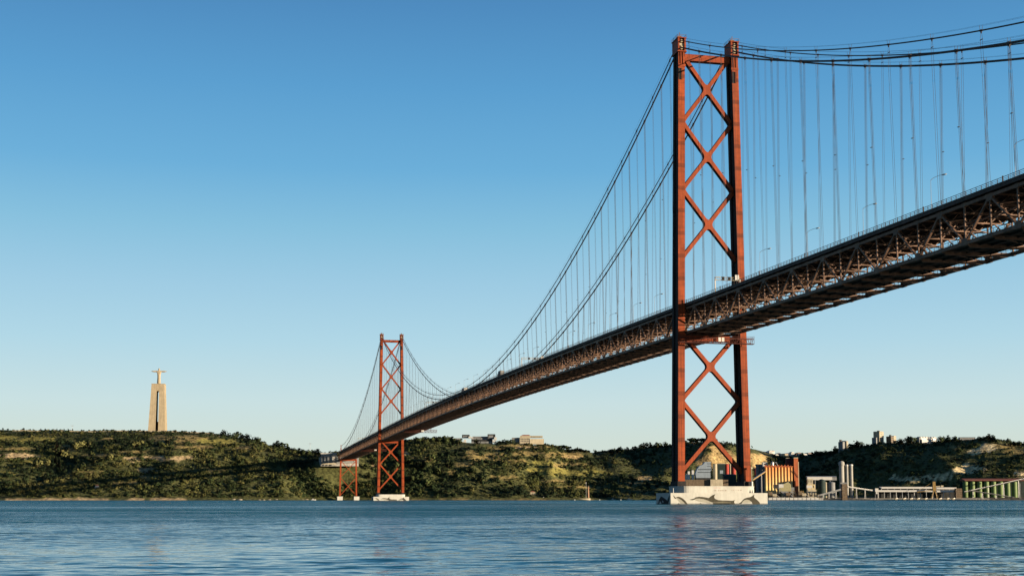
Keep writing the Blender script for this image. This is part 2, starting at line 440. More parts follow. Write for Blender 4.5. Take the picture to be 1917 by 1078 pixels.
for k in range(K0, K1 + 1):
    y = k * H; zt = ztop(y)
    ff.beam((-10.2, y, zt + .5), (10.2, y, zt + .5), .36, .45)
    ff.beam((-10.1, y, zt - 1.9), (10.1, y, zt - 1.9), .30, .32)
    n = 8
    for j in range(n):
        x0 = -10 + 20 * j / n; x1 = x0 + 20 / n
        ff.beam((x0, y, zt - 1.9 if j % 2 else zt + .5), (x1, y, zt + .5 if j % 2 else zt - 1.9), .2, .22, (0, 1, 0))
    for s in (-1, 1):
        ff.beam((s * 10.1, y, zt - 6.4), (s * 5.2, y, zt - 2.0), .26, .30, (0, 1, 0))     # knee braces of the sway frames
    if k < K1:
        y2 = y + H; z2 = ztop(y2)
        ff.beam((-10 if k % 2 else 10, y, zt - 1.9), (10 if k % 2 else -10, y2, z2 - 1.9), .26, .2)
        for s in (-1, 1):                                                                     # lateral struts inside the trusses
            ff.beam((s * 6.2, y, zt - 3.0), (s * 9.9, y2, z2 - 5.6), .2, .22)
ff.build('floor_beams', M_TRUSS, road)
cr = MB()
for i in range(0, len(ys) - 1):
    a, b = ys[i], ys[i + 1]
    cr.beam((0, a, ztop(a) + 2.0), (0, b, ztop(b) + 2.0), .3, .55)
cr.build('median_barrier', M_CONC2, road)
rw = MB()
for i in range(len(ys) - 1):
    a, b = ys[i], ys[i + 1]
    za, zb_ = zbot(a), zbot(b)
    for (x0, x1, d0, d1) in ((-9.3, -.3, .15, .45), (.2, 4.4, .15, .45), (-9.5, -9.3, -.1, .9), (4.4, 4.6, -.1, .9)):
        f0 = .04 if x0 == -9.3 else 0.0
        ya, yb = a + (.0), b
        vs = [(x0, ya, za + d0), (x1, ya, za + d0), (x1, yb, zb_ + d0), (x0, yb, zb_ + d0), (x0, ya, za + d1), (x1, ya, za + d1), (x1, yb, zb_ + d1), (x0, yb, zb_ + d1)]
        rw.add(vs, [(0, 1, 2, 3), (4, 5, 6, 7), (0, 1, 5, 4), (2, 3, 7, 6), (1, 2, 6, 5), (3, 0, 4, 7)])
    for x in (-6.6, -3.2, 1.2, 3.6): rw.beam((x, a, za - .15), (x, b, zb_ - .15), .35, .55)
rail_deck = rw.build('railway_deck', M_DECK, bridge)
fb = MB()
for k in range(K0, K1 + 1):
    y = k * H; z = zbot(y)
    fb.prism([(-10.1, z - .25), (-9.0, z - .95), (4.8, z - .95), (10.1, z - .2), (10.1, z + .25), (4.6, z + .1), (-10.1, z + .1)], 'y', y - .16, y + .16)
    fb.box(-9.6, 8.6, y - .34, y + .34, z - 1.0, z - .95)
    if k < K1:
        y2 = y + H; z2 = zbot(y2)
        if k % 2: fb.beam((-10, y, z - .3), (10, y2, z2 - .3), .34, .2)
        else: fb.beam((10, y, z - .3), (-10, y2, z2 - .3), .34, .2)
        fb.beam((8.2, y, z - .1), (8.2, y2, z2 - .1), .2, .2)
fb.build('cross_girders', M_GIRD, rail_deck)
lr = MB()
for s, x in ((-1, -9.75), (1, 9.75)):
    y = ys[0]
    while y < ys[-1]:
        z = zbot(y)
        lr.beam((x, y, z + .2), (x, y, z + 1.75), .1, .1, (0, 1, 0)); y += H / 5
    for i in range(len(ys) - 1):
        a, b = ys[i], ys[i + 1]
        lr.beam((x, a, zbot(a) + 1.75), (x, b, zbot(b) + 1.75), .1, .12); lr.beam((x, a, zbot(a) + 1.1), (x, b, zbot(b) + 1.1), .07, .07)
lr.build('walkway_railing', M_DECK, rail_deck)
for s in (-1, 1):
    m = MB(); x = 11.22 * s
    y = ys[0]
    n = 0
    while y < ys[-1]:
        z = ztop(y); tall = n % 16 == 0
        m.beam((x, y, z + 1.9), (x, y, z + (3.3 if tall else 3.02)), .24 if tall else .11, .24 if tall else .11, (0, 1, 0)); y += H / 5; n += 1
    for i in range(len(ys) - 1):
        a, b = ys[i], ys[i + 1]
        m.beam((x, a, ztop(a) + 3.0), (x, b, ztop(b) + 3.0), .09, .12)
        m.beam((x, a, ztop(a) + 2.55), (x, b, ztop(b) + 2.55), .06, .08)
        m.beam((x, a, ztop(a) + 2.2), (x, b, ztop(b) + 2.2), .06, .06)
    m.build('railing', M_DECK, bridge)

# ---- main cables, hand ropes and hangers
YA, YB = ys[0], 1513.0
def cable_pts(fn, s):
    pts = []
    y = YA
    while y < YB + .1:
        pts.append((XC * s, y, fn(y))); y += H / 2
    return pts
for s in (-1, 1):
    for fn, rr, par in ((zlow, .31, 0), (zup, .19, 1)):
        m = MB()
        pts = cable_pts(fn, s)
        pts += [(XC * s, 1532, pts[-1][2] - 6.5), (XC * s, 1552, pts[-1][2] - 14.5)]
        m.tube(pts, rr, 10)
        for k in range(K0 + 1, 131):
            if k % 2 == par and k not in (0, 88):
                y = k * H; e = .55
                m.tube([(XC * s, y - e, fn(y - e)), (XC * s, y + e, fn(y + e))], rr * 1.45, 8)
                m.box(XC * s - .12, XC * s + .12, y - .15, y + .15, fn(y) - rr - .5, fn(y) - rr + .1)
        cb = m.build('main_cable', M_CABLE, bridge)
        m = MB()
        for dx in (-.45, .45):
            m.tube([(p[0] + dx, p[1], p[2] + 1.25) for p in pts[:-2]], .022, 4, caps=False)
        for k in range(K0 + 1, 131):
            if k % 2 == par and k not in (0, 88):
                y = k * H
                for dx in (-.45, .45): m.beam((XC * s + dx * .6, y, fn(y)), (XC * s + dx, y, fn(y) + 1.3), .06, .06, (0, 1, 0))
        m.build('hand_rope', M_ROPE, cb)

hang = []
for s in (-1, 1):
    for k in range(K0 + 1, 132):
        if k in (0, 88): continue
        y = k * H; up = k % 2
        zc = (zup if up else zlow)(y); zd = ztop(y) + .3
        if zc - zd < 2.4: continue
        dist = math.hypot(y - CY, XC * s - CX)
        vis = y > -250
        hang.append((-(zc - zd) / dist if vis else 1.0, s, y, up, zc, zd))
hang.sort()
def hanger_geo(m, s, y, up, zc, zd):
    x = XC * s; r = .040
    sp_ = .48 if up else .38
    dz = (zup if up else zlow)
    for dy in (-sp_, sp_):
        for dx in ((0,) if up else (-.16, .16)):
            t0 = (x + dx, y + dy * (.3 if up else 1), dz(y + dy) - .2); t1 = (x + dx, y + dy, zc - 2.3)
            if zc - 2.3 > zd + .5: m.tube([t0, t1, (x * (XT / XC) + dx, y + dy, zd)], r, 5, caps=False)
            else: m.tube([t0, (x * (XT / XC) + dx, y + dy, zd)], r, 5, caps=False)
    if up and zc - 2.3 > zd + .5: m.beam((x, y - sp_ - .12, zc - 2.3), (x, y + sp_ + .12, zc - 2.3), .14, .16)
    elif not up: m.beam((x, y - sp_, (zc + zd) / 2), (x, y + sp_, (zc + zd) / 2), .4, .1)
for it in hang[:96]:
    m = MB(); hanger_geo(m, *it[1:]); m.build('hanger', M_ROPE, bridge)
m = MB()
for it in hang[96:]: hanger_geo(m, *it[1:])
o = m.build('hanger', M_ROPE, bridge); o['kind'] = 'stuff'; o['label'] = 'thin far hanger ropes between cable and deck'

# ---- steel trestle at the end of the far side span
YBT = 1513.0
tr = MB()
zt = zbot(YBT) - .5
def bx(z): return 12.3 + (11.4 - 12.3) * (z - 6) / (zt - 6)
w = bx(zt)
tr.box(-w, w, -.8, .8, zt - 2.6, zt - .3)
trestle = tr.build('end_trestle', M_BRACE, bridge, (0, YBT, 0))
for s in (-1, 1):
    m = MB(); m.beam((s * bx(6.0), 0, 6.0), (s * bx(zt), 0, zt), 2.2, 2.4, (0, 1, 0)); m.build('leg', M_BRACE, trestle)
    MB().box(s * 12.4 - 4.0, s * 12.4 + 4.0, -5, 5, -4, 5.6).build('footing', M_CONC, trestle)
    m = MB(); m.beam((s * XC, 0, ztop(YBT) + .5), (s * XC, 0, zup(YBT) + .8), .9, 1.0, (0, 1, 0)); m.box(s * XC - .7, s * XC + .7, -1.2, 1.2, zup(YBT) + .3, zup(YBT) + 1.3); m.build('cable_post', M_BRACE, trestle)
for (za, zb_) in ((6.5, (6.5 + zt) / 2), ((6.5 + zt) / 2, zt - 2.6)):
    m = MB()
    m.beam((-bx(za), -.3, za), (bx(zb_), -.3, zb_), .85, .8, (0, 1, 0)); m.beam((bx(za), .35, za), (-bx(zb_), .35, zb_), .85, .8, (0, 1, 0))
    m.build('cross_brace', M_BRACE, trestle)

# ------------------------------------------------------------------ things on and under the deck
def ordinal(n): return ['first', 'second', 'third', 'fourth', 'fifth', 'sixth', 'seventh', 'eighth', 'ninth', 'tenth', 'eleventh', 'twelfth'][n]
def lamp(parts=True):
    p = MB(); p.tube([(0, 0, 0), (0, 0, 4), (0, 0, 8.0)], [.07, .055, .04], 8)
    a = MB(); a.tube([(0, 0, 7.9), (.5, -.45, 8.45), (1.6, -1.45, 8.95), (2.3, -2.1, 9.05)], [.07, .06, .055, .05], 6)
    h = MB(); h.tube([(2.1, -1.95, 9.04), (2.35, -2.2, 9.02), (2.85, -2.65, 9.08), (3.05, -2.8, 9.12)], [.08, .2, .19, .08], 8)
    return p, a, h
def build_lamp():
    t = empty('street_lamp'); p, a, h = lamp()
    p.build('lamp_post', M_LAMP, t); a.build('lamp_arm', M_LAMP, t); h.build('lamp_head', M_WHITE, t)
    return t
lp = build_lamp(); used = [False]
def place_lamp(x, y, flip, label, group):
    o = copy_tree(lp) if used[0] else lp
    used[0] = True
    o.location = (x, y, ztop(y) + 1.7); o.rotation_euler = (0, 0, math.pi if flip else 0)
    if flip: o.rotation_euler = (0, 0, R(90))
    setp(o, label, 'street lamp', group)
for i, n in enumerate(range(0, 5)):
    y = -78.4 - 38.0 * n
    place_lamp(-10.95, y, False, f'tall lamp on the near deck edge, {ordinal(n)} one to the right of the near tower', 'street lamps along the bridge')
for n in range(0, 6):
    y = 35.6 + 38.0 * n - 38
    if abs(y) < 6: y = 6
    place_lamp(-10.95, y + 30, False, f'lamp on the near deck edge, {ordinal(n)} one to the left of the near tower', 'street lamps along the bridge')
for n in range(0, 5):
    y = -56.2 - 37.5 * n
    place_lamp(10.95, y, True, f'lamp on the far deck edge showing mostly its head, {ordinal(n)} right of the near tower', 'street lamps along the bridge')
for n in range(0, 16):
    y = 262 + 38 * n
    if min(abs(y - q) for q in (293, 680)) < 5: y += 8
    place_lamp(-10.95, y, False, 'small distant lamp on the bridge deck between the two towers', 'distant street lamps between the towers')

def sign_gantry(x0, x1, y, label, h=5.9):
    t = empty('sign_gantry', (0, y, ztop(y) + 1.7), 0, label, 'sign gantry', 'overhead sign gantries on the bridge')
    MB().beam((x0, 0, 0), (x0, 0, h), .42, .42, (0, 1, 0)).build('post', M_GALV, t)
    MB().beam((x1, 0, 0), (x1, 0, h - .6), .42, .42, (0, 1, 0)).build('post', M_GALV, t)
    m = MB()
    for z in (h, h - 1.1):
        for yy in (-.35, .35): m.beam((x0, yy, z), (x1, yy, z), .14, .14)
    n = int(abs(x1 - x0) / 1.2)
    for i in range(n):
        a = x0 + (x1 - x0) * i / n; b = x0 + (x1 - x0) * (i + 1) / n
        m.beam((a, -.35, h if i % 2 else h - 1.1), (b, -.35, h - 1.1 if i % 2 else h), .09, .09)
    m.build('truss_beam', M_CREAM, t)
    for i, x in enumerate((x0 + (x1 - x0) * .3, x0 + (x1 - x0) * .55)):
        MB().box(x - .55, x + .55, -.62, -.45, h - 1.15, h + .15).build('signal_box', M_BLACK, t)
    x = x0 + (x1 - x0) * .86
    MB().box(x - .8, x + .8, -.75, -.5, h - 1.0, h + 1.0).build('speed_sign', M_WHITE, t)
sign_gantry(-10.9, -1.0, -35.6, 'cream steel sign gantry over the road just right of the near tower')
sign_gantry(-10.9, 4.0, 293, 'small overhead sign gantry halfway along the deck left of the near tower')
sign_gantry(-10.9, 10.9, 680, 'thin distant sign gantry over the deck just right of the far tower')
sign_gantry(-10.9, 10.9, 1271, 'faint sign gantry over the deck beyond the far tower, left of it')

def maintenance(y, label, x1=15.8):
    z = zbot(y) - 1.6
    t = empty('maintenance_gantry', (0, y, z), 0, label, 'maintenance gantry', 'travelling maintenance platforms below the deck')
    m = MB()
    for zz in (-3.0, -1.0):
        for yy in (-.9, .9): m.beam((-15.6, yy, zz), (x1, yy, zz), .2, .22)
    n = 20
    for i in range(n + 1):
        x = -15.6 + (x1 + 15.6) * i / n
        for yy in (-.9, .9):
            m.beam((x, yy, -3.0), (x, yy, .1 if i in (0, n) else -1.0), .12, .12, (0, 1, 0))
            if i < n:
                x2 = -15.6 + (x1 + 15.6) * (i + 1) / n
                m.beam((x, yy, -3.0 if i % 2 else -1.0), (x2, yy, -1.0 if i % 2 else -3.0), .1, .1, (0, 1, 0))
    m.box(-15.6, x1, -.85, .85, -3.15, -3.0)
    m.build('platform_truss', M_GANTRY, t)
    rl = MB()
    for yy in (-.95, .95):
        rl.beam((-15.6, yy, -.1), (x1, yy, -.1), .07, .07); rl.beam((-15.6, yy, -.55), (x1, yy, -.55), .05, .05)
    for xx in (-10.3, -9.7, 9.7, 10.3): rl.beam((xx, 0, -1.0), (xx, 0, 1.3), .2, .2, (0, 1, 0))
    rl.build('guard_rail', M_GANTRY, t)
    for x in (.7, 2.1): MB().box(x, x + 1.05, -1.08, -.96, -2.35, -.7).build('notice_panel', M_WHITE, t)
maintenance(-7.2, 'red lattice maintenance platform hung under the deck at the near tower')
maintenance(784, 'maintenance platform under the deck sticking out right of the far tower')
maintenance(1180, 'maintenance platform hung under the deck beyond the far tower, with pale panels')

def lorry(x, y, label, boxm, L_=9.0):
    t = empty('lorry', (x, y, ztop(y) + 1.72), 0, label, 'lorry')
    c = MB(); c.prism([(L_ / 2 + .3, .7), (L_ / 2 + 2.3, .7), (L_ / 2 + 2.3, 1.7), (L_ / 2 + 1.9, 2.9), (L_ / 2 + .3, 3.0)], 'x', -1.2, 1.2)
    cab = c.build('cab', M_WHITE, t)
    MB().box(-1.0, 1.0, L_ / 2 + 2.12, L_ / 2 + 2.33, 1.75, 2.5).build('windscreen', M_GLASS, cab)
    b = MB(); b.box(-1.25, 1.25, -L_ / 2, L_ / 2, 1.1, 4.1); b.box(-1.1, 1.1, -L_ / 2 + .02, L_ / 2 + 1.5, .75, 1.1)
    b.build('cargo_box', boxm, t)
    for yy in (-L_ / 2 + 1.2, -L_ / 2 + 2.5, L_ / 2 + 1.3):
        for xx in (-1.05, 1.05):
            m = MB(); m.tube([(xx - .17, yy, .5), (xx + .17, yy, .5)], .5, 12); m.build('wheel', M_BLACK, t)
lorry(-6.5, 512, 'pale box lorry on the deck at mid span where the cables dip to the road', M_WHITE, 10)
lorry(-8.4, 366, 'box lorry on the deck left of the small halfway sign gantry', M_GREY, 8)

# beacon on the near pier
b = empty('navigation_beacon', (14.9, -5.5, 7.0), 0, 'cream mast on a white stub on the near pier, beside the right tower leg', 'beacon')
MB().cyl(0, 0, 0, 1.9, .5, 12).build('base', M_WHITE, b)
m = MB(); m.cyl(0, 0, 1.9, 7.2, .2, 8, .14); m.box(-.4, .4, -.3, .3, 6.9, 7.6); m.build('mast', M_CREAM, b)
b = empty('marker_post', (-18.6, -7.6, 4.4), 0, 'slim white marker post on the left step of the near pier', 'marker post')
MB().cyl(0, 0, 0, 1.9, .16, 8, .12).build('post', M_WHITE, b)
b = empty('cone_marker', (13.9, -8.4, 4.4), 0, 'small dark cone marker on the front step of the near pier', 'cone marker')
MB().tube([(0, 0, 0), (0, 0, 1.35)], [.38, .05], 10).build('cone', M_GREY, b)

# ------------------------------------------------------------------ far shore terrain
# sections of the far shore: bearing column -> (shore distance, [(distance, sight-line height)...])
COLS = [
 (-260, 1740, [(1750, 932), (1860, 898), (1960, 866), (2080, 832), (2200, 812), (2300, 804), (2560, 804), (3300, 835)]),
 (-60, 1790, [(1798, 932), (1880, 902), (1980, 868), (2090, 834), (2200, 813), (2290, 806), (2560, 805), (3300, 835)]),
 (60, 1830, [(1838, 932), (1900, 906), (1990, 872), (2100, 838), (2200, 816), (2285, 807), (2560, 806), (3300, 838)]),
 (180, 1855, [(1863, 932), (1920, 904), (2010, 868), (2120, 834), (2210, 815), (2280, 807.5), (2560, 807), (3300, 838)]),
 (300, 1880, [(1888, 932), (1940, 904), (2030, 868), (2130, 836), (2210, 816), (2275, 807.5), (2560, 808), (3300, 838)]),
 (380, 1905, [(1912, 932), (1965, 905), (2040, 874), (2140, 842), (2220, 822), (2280, 811), (2560, 811), (3300, 840)]),
 (450, 1930, [(1938, 932), (1985, 907), (2060, 880), (2150, 850), (2230, 832), (2290, 821), (2560, 821), (3300, 848)]),
 (520, 1955, [(1962, 931), (2000, 910), (2070, 886), (2150, 862), (2230, 846), (2310, 838), (2560, 838), (3300, 856)]),
 (585, 2012, [(2018, 931), (2036, 914), (2058, 892), (2084, 873), (2130, 860), (2260, 852), (2560, 850), (3300, 862)]),
 (650, 2040, [(2046, 931), (2060, 915), (2072, 895), (2086, 875), (2112, 862), (2250, 853), (2560, 852), (3300, 862)]),
 (710, 2034, [(2040, 931), (2062, 912), (2096, 885), (2136, 862), (2190, 850), (2260, 843), (2560, 846), (3300, 862)]),
 (770, 2016, [(2022, 931), (2054, 908), (2102, 876), (2160, 846), (2220, 830), (2280, 826), (2560, 834), (3300, 862)]),
 (860, 2010, [(2016, 931), (2050, 910), (2110, 878), (2180, 848), (2240, 832), (2290, 827), (2560, 832), (3300, 862)]),
 (950, 2015, [(2021, 931), (2060, 912), (2130, 882), (2200, 852), (2270, 834), (2310, 828), (2560, 832), (3300, 862)]),
 (1020, 2030, [(2036, 931), (2080, 918), (2150, 896), (2230, 866), (2300, 842), (2345, 832), (2560, 838), (3300, 862)]),
 (1070, 2050, [(2056, 931), (2110, 922), (2180, 908), (2260, 884), (2340, 858), (2400, 844), (2600, 848), (3300, 860)]),
 (1120, 2080, [(2086, 931), (2140, 926), (2215, 912), (2310, 889), (2410, 868), (2510, 857), (2700, 851), (3300, 853), (3800, 880)]),
 (1175, 2100, [(2106, 931), (2170, 921), (2255, 903), (2350, 882), (2450, 863), (2580, 851), (2740, 846), (3300, 850), (3800, 880)]),
 (1235, 2110, [(2116, 931), (2180, 914), (2260, 896), (2360, 872), (2450, 850), (2550, 839), (2700, 839), (3300, 850), (3800, 880)]),
 (1290, 2080, [(2086, 931.5), (2240, 930), (2290, 900), (2340, 868), (2400, 838), (2460, 829), (2700, 832), (3300, 850), (3800, 880)]),
 (1325, 2040, [(2046, 931.5), (2250, 930), (2300, 902), (2330, 872), (2365, 836), (2400, 827), (2650, 832), (3300, 850), (3800, 880)]),
 (1365, 2020, [(2026, 931.5), (2260, 930), (2305, 898), (2335, 876), (2380, 842), (2430, 831), (2650, 836), (3300, 850), (3800, 880)]),
 (1405, 2010, [(2016, 931.5), (2270, 930), (2330, 896), (2390, 868), (2450, 846), (2510, 840), (2750, 844), (3300, 854), (3800, 880)]),
 (1440, 2010, [(2016, 931.5), (2280, 930), (2350, 905), (2450, 880), (2560, 858), (2660, 852), (2950, 855), (3400, 856), (3800, 880)]),
 (1490, 2010, [(2016, 931.5), (2280, 930), (2360, 912), (2480, 890), (2620, 868), (2760, 858), (3050, 856), (3400, 857), (3800, 880)]),
 (1540, 2010, [(2016, 931.5), (2270, 930), (2340, 910), (2440, 884), (2560, 864), (2680, 853), (3000, 854), (3400, 860), (3800, 880)]),
 (1600, 2020, [(2026, 931.5), (2250, 930), (2310, 905), (2390, 876), (2480, 850), (2580, 838), (2900, 845), (3400, 862), (3800, 880)]),
 (1660, 2030, [(2036, 931.5), (2230, 930), (2280, 905), (2350, 874), (2430, 846), (2520, 831), (2850, 840), (3400, 862), (3800, 880)]),
 (1720, 2040, [(2046, 931.5), (2210, 930), (2240, 915), (2262, 892), (2330, 868), (2410, 842), (2490, 828), (2800, 838), (3400, 862), (3800, 880)]),
 (1800, 2050, [(2056, 931.5), (2190, 930), (2220, 908), (2250, 880), (2310, 858), (2370, 836), (2430, 824), (2750, 836), (3400, 862), (3800, 880)]),
 (1850, 2055, [(2061, 931.5), (2170, 930), (2200, 908), (2230, 886), (2290, 860), (2340, 838), (2390, 822), (2700, 836), (3400, 862), (3800, 880)]),
 (1917, 2060, [(2066, 931.5), (2160, 930), (2185, 908), (2210, 890), (2270, 862), (2320, 844), (2370, 834), (2700, 840), (3400, 862), (3800, 880)]),
 (2150, 2070, [(2076, 931.5), (2150, 928), (2180, 905), (2230, 880), (2290, 858), (2350, 842), (2400, 836), (2700, 840), (3400, 862), (3800, 880)]),
]
UG = np.arange(-260, 2151, 6.0)
DG = np.concatenate([np.arange(1640, 2620, 9.0), np.arange(2620, 3400, 30.0), np.arange(3400, 4301, 100.0)])
def sec(colm):
    u, ds, pts = colm
    d = [ds - 120, ds - 20, ds] + [p[0] for p in pts]
    z = [-8, -2.2, 0.0] + [hz(p[1], p[0]) for p in pts]
    d.append(4400); z.append(z[-1] - 5)
    zz = np.interp(np.arange(1500, 4400, 5.0), d, z)
    k = np.exp(-0.5 * (np.arange(-6, 7) / 2.0) ** 2); k /= k.sum()
    sm = np.convolve(np.pad(zz, 6, mode='edge'), k, mode='valid')
    return sm
SEC = np.array([sec(c) for c in COLS]); SU = np.array([c[0] for c in COLS], float)
DD = np.arange(1500, 4400, 5.0)
SH = np.array([c[1] for c in COLS], float)
_tab = {}
def vnoise(x, y, seed):
    """smooth value noise on arrays"""
    if seed not in _tab: _tab[seed] = np.random.default_rng(seed).random((64, 64))
    t = _tab[seed]
    xi = np.floor(x).astype(int); yi = np.floor(y).astype(int); fx = x - xi; fy = y - yi
    fx = fx * fx * (3 - 2 * fx); fy = fy * fy * (3 - 2 * fy)
    g = lambda a, b: t[a % 64, b % 64]
    return (g(xi, yi) * (1 - fx) + g(xi + 1, yi) * fx) * (1 - fy) + (g(xi, yi + 1) * (1 - fx) + g(xi + 1, yi + 1) * fx) * fy
def fbm(x, y, seed, o=4):
    s = 0; a = .5
    for i in range(o): s = s + a * (vnoise(x * 2 ** i, y * 2 ** i, seed + i) - .5); a *= .5
    return s * 2
def height(u, D):
    """terrain height at arrays of bearing column and distance"""
    u = np.asarray(u, float); D = np.asarray(D, float)
    i = np.clip(np.searchsorted(SU, u) - 1, 0, len(SU) - 2)
    t = (u - SU[i]) / (SU[i + 1] - SU[i]); t = np.clip(t, 0, 1); ts = t * t * (3 - 2 * t)
    j = np.clip(((D - 1500) / 5.0), 0, len(DD) - 1.001); j0 = j.astype(int); fj = j - j0
    S = lambda a: SEC[a, j0] * (1 - fj) + SEC[a, j0 + 1] * fj
    z = S(i) * (1 - ts) + S(i + 1) * ts
    r = (u - 958.5) * D / 2520.0
    n = fbm(r / 170, D / 170, 1) * 13 + fbm(r / 55, D / 55, 9) * 7.5 + fbm(r / 20, D / 20, 21, 3) * 2.4
    gul = np.abs(fbm(r / 80, D / 400, 31, 3)) * 15 - 4
    amp = np.clip((z - 4) / 18, 0, 1) * np.clip(1 - (z - 70) / 60, .25, 1)
    return z + (n - gul * np.clip((z - 8) / 20, 0, 1)) * amp
def h1(u, D): return float(height(np.array([u]), np.array([D]))[0])
def on(u, D, dz=0.0): return at(u, D, h1(u, D) + dz)
def d_at(u, v, D0=1800, D1=4000):
    """distance at which the sight line of column u, height v meets the ground"""
    Ds = np.arange(D0, D1, 4.0); zz = height(np.full(len(Ds), float(u)), Ds)
    ln = np.array([hz(v, d) for d in Ds]); k = np.nonzero(zz > ln)[0]
    return float(Ds[k[0]]) if len(k) else None

# bare ground: (u, v, half width, half height, colour kind) on the slopes
SAND, DRY, OCHRE, FIELD = 1, 2, 3, 4
PATCH = [(38, 853, 42, 5.5, SAND), (10, 822, 45, 6, FIELD), (70, 822, 40, 5, FIELD), (30, 840, 40, 3, DRY), (292, 858, 55, 4.5, SAND), (335, 856, 25, 3.5, SAND), (275, 880, 18, 5, SAND), (285, 892, 22, 3, DRY),
         (205, 824, 14, 6, DRY), (300, 822, 22, 8, DRY), (440, 829, 34, 8, FIELD), (455, 838, 22, 4, DRY), (345, 822, 50, 7, DRY), (180, 852, 40, 3, DRY), (60, 868, 28, 6, FIELD), (130, 838, 20, 6, DRY),
         (905, 856, 34, 7, DRY), (880, 846, 14, 5, DRY), (1000, 834, 60, 4, DRY), (985, 848, 40, 4, DRY), (1050, 852, 38, 6, DRY), (1068, 856, 22, 4, OCHRE), (1060, 884, 70, 6, FIELD), (1055, 870, 40, 4, DRY), (760, 848, 7, 8, SAND), (772, 858, 6, 4, DRY), (985, 838, 30, 2, SAND), (930, 838, 18, 4, DRY), (1090, 912, 45, 2.5, DRY), (1040, 900, 30, 3, DRY), (700, 868, 5, 6, SAND),
         (1205, 896, 22, 7, OCHRE), (1190, 904, 12, 3, OCHRE), (1345, 858, 32, 24, OCHRE), (1310, 858, 10, 18, OCHRE), (1375, 868, 18, 12, OCHRE), (1415, 858, 22, 9, OCHRE), (1425, 872, 14, 5, OCHRE),
         (1705, 896, 16, 7, OCHRE), (1735, 893, 22, 6, OCHRE), (1775, 890, 26, 4, OCHRE), (1808, 880, 22, 9, OCHRE), (1835, 878, 14, 5, OCHRE), (1822, 846, 12, 6, OCHRE), (1850, 838, 22, 8, OCHRE), (1880, 836, 20, 5, DRY), (1908, 888, 16, 6, OCHRE), (1900, 846, 22, 7, DRY), (1790, 838, 12, 4, DRY), (930, 851, 24, 3.5, DRY), (962, 863, 28, 3.5, DRY), (1012, 867, 26, 4.5, FIELD), (868, 869, 18, 4, DRY), (1022, 879, 38, 4, FIELD), (802, 859, 12, 4, DRY), (840, 884, 14, 3, DRY), (950, 893, 30, 3, DRY), (120, 848, 34, 3.5, FIELD), (250, 846, 26, 3, DRY), (360, 838, 40, 5, DRY), (400, 826, 30, 5, FIELD), (25, 884, 26, 4, FIELD), (160, 884, 30, 3, DRY), (240, 905, 26, 3, DRY), (400, 880, 16, 3, DRY), (1680, 897, 14, 5, OCHRE), (1760, 893, 12, 6, OCHRE)]
uu, dd = np.meshgrid(UG, DG, indexing='ij')
zz = height(uu, dd)
def bare(u, v, n):
    k = np.zeros(u.shape, int)
    for (pu, pv, ru, rv, kd) in PATCH:
        if kd == OCHRE and pu > 1600: kd = 6
        q = ((u - pu) / ru) ** 2 + ((v - pv) / rv) ** 2 + n * 1.1
        k[q < 1] = kd
    return k
def sight(D, z):
    t = (z - CZ) / D                                   # inverse of hz
    k = F_PX * (t * cp - sp) / (cp + t * sp)
    return 539 + SHIFT - k
rr = (uu - 958.5) * dd / 2520.0
pn = fbm(rr / 16, zz / 7, 41, 3) * 1.2
kind = bare(uu, sight(dd, zz), pn)
shore_d = np.interp(uu, SU, SH)
sn = fbm(rr / 30, dd / 60, 91, 3)
kind[(zz < 2.6) & (zz > -3) & (uu < 350) & (sn > -.22)] = SAND
kind[(zz < 1.9) & (zz > -3) & (uu > 735) & (uu < 1110) & (sn > -.1)] = DRY
flat = (zz < 4.2) & (uu > 1265)
kind[flat] = 5
PAL = {0: (0.056, 0.060, 0.022), 1: (0.31, 0.235, 0.13), 2: (0.165, 0.128, 0.050), 3: (0.27, 0.195, 0.088), 6: (0.50, 0.40, 0.22), 4: (0.165, 0.150, 0.040), 5: (0.09, 0.08, 0.06)}
def mesh_np(name, verts, quads, cols=None, m=None, smooth=False, label=None, kind_=None, nv=4, nrm=None):
    me = bpy.data.meshes.new(name)
    verts = np.ascontiguousarray(verts, np.float32); quads = np.ascontiguousarray(quads, np.int32)
    me.vertices.add(len(verts)); me.vertices.foreach_set('co', verts.ravel())
    me.loops.add(quads.size); me.loops.foreach_set('vertex_index', quads.ravel())
    me.polygons.add(len(quads)); me.polygons.foreach_set('loop_start', np.arange(0, quads.size, nv, dtype=np.int32))
    me.polygons.foreach_set('use_smooth', np.full(len(quads), smooth))
    if cols is not None:
        at_ = me.color_attributes.new('tint', 'FLOAT_COLOR', 'POINT')
        c4 = np.ones((len(verts), 4), np.float32); c4[:, :3] = cols
        at_.data.foreach_set('color', c4.ravel())
    if nrm is not None:
        an_ = me.attributes.new('crown_normal', 'FLOAT_VECTOR', 'POINT')
        an_.data.foreach_set('vector', np.ascontiguousarray(nrm, np.float32).ravel())
    me.update(calc_edges=True); me.validate()
    if m: me.materials.append(m)
    o = bpy.data.objects.new(name, me); col.objects.link(o)
    return setp(o, label, None, None, kind_)
r_ = (uu - 958.5) * dd / 2520.0
V = np.stack([CX + r_ * ca + dd * sa, CY - r_ * sa + dd * ca, zz], -1).reshape(-1, 3)
nu, nd = uu.shape
idx = np.arange(nu * nd).reshape(nu, nd)
Q = np.stack([idx[:-1, :-1], idx[1:, :-1], idx[1:, 1:], idx[:-1, 1:]], -1).reshape(-1, 4)
C = np.zeros((nu, nd, 3))
for k, c in PAL.items(): C[kind == k] = c
C *= (1 + fbm(rr / 9, dd / 9, 51, 3) * .5)[..., None]
C *= np.where((kind == 3) | (kind == 6), 1 + np.clip(fbm(rr / 14, zz / 5, 57, 3), -.6, .3) * 1.1, 1.0)[..., None]     # strata in the bare rock
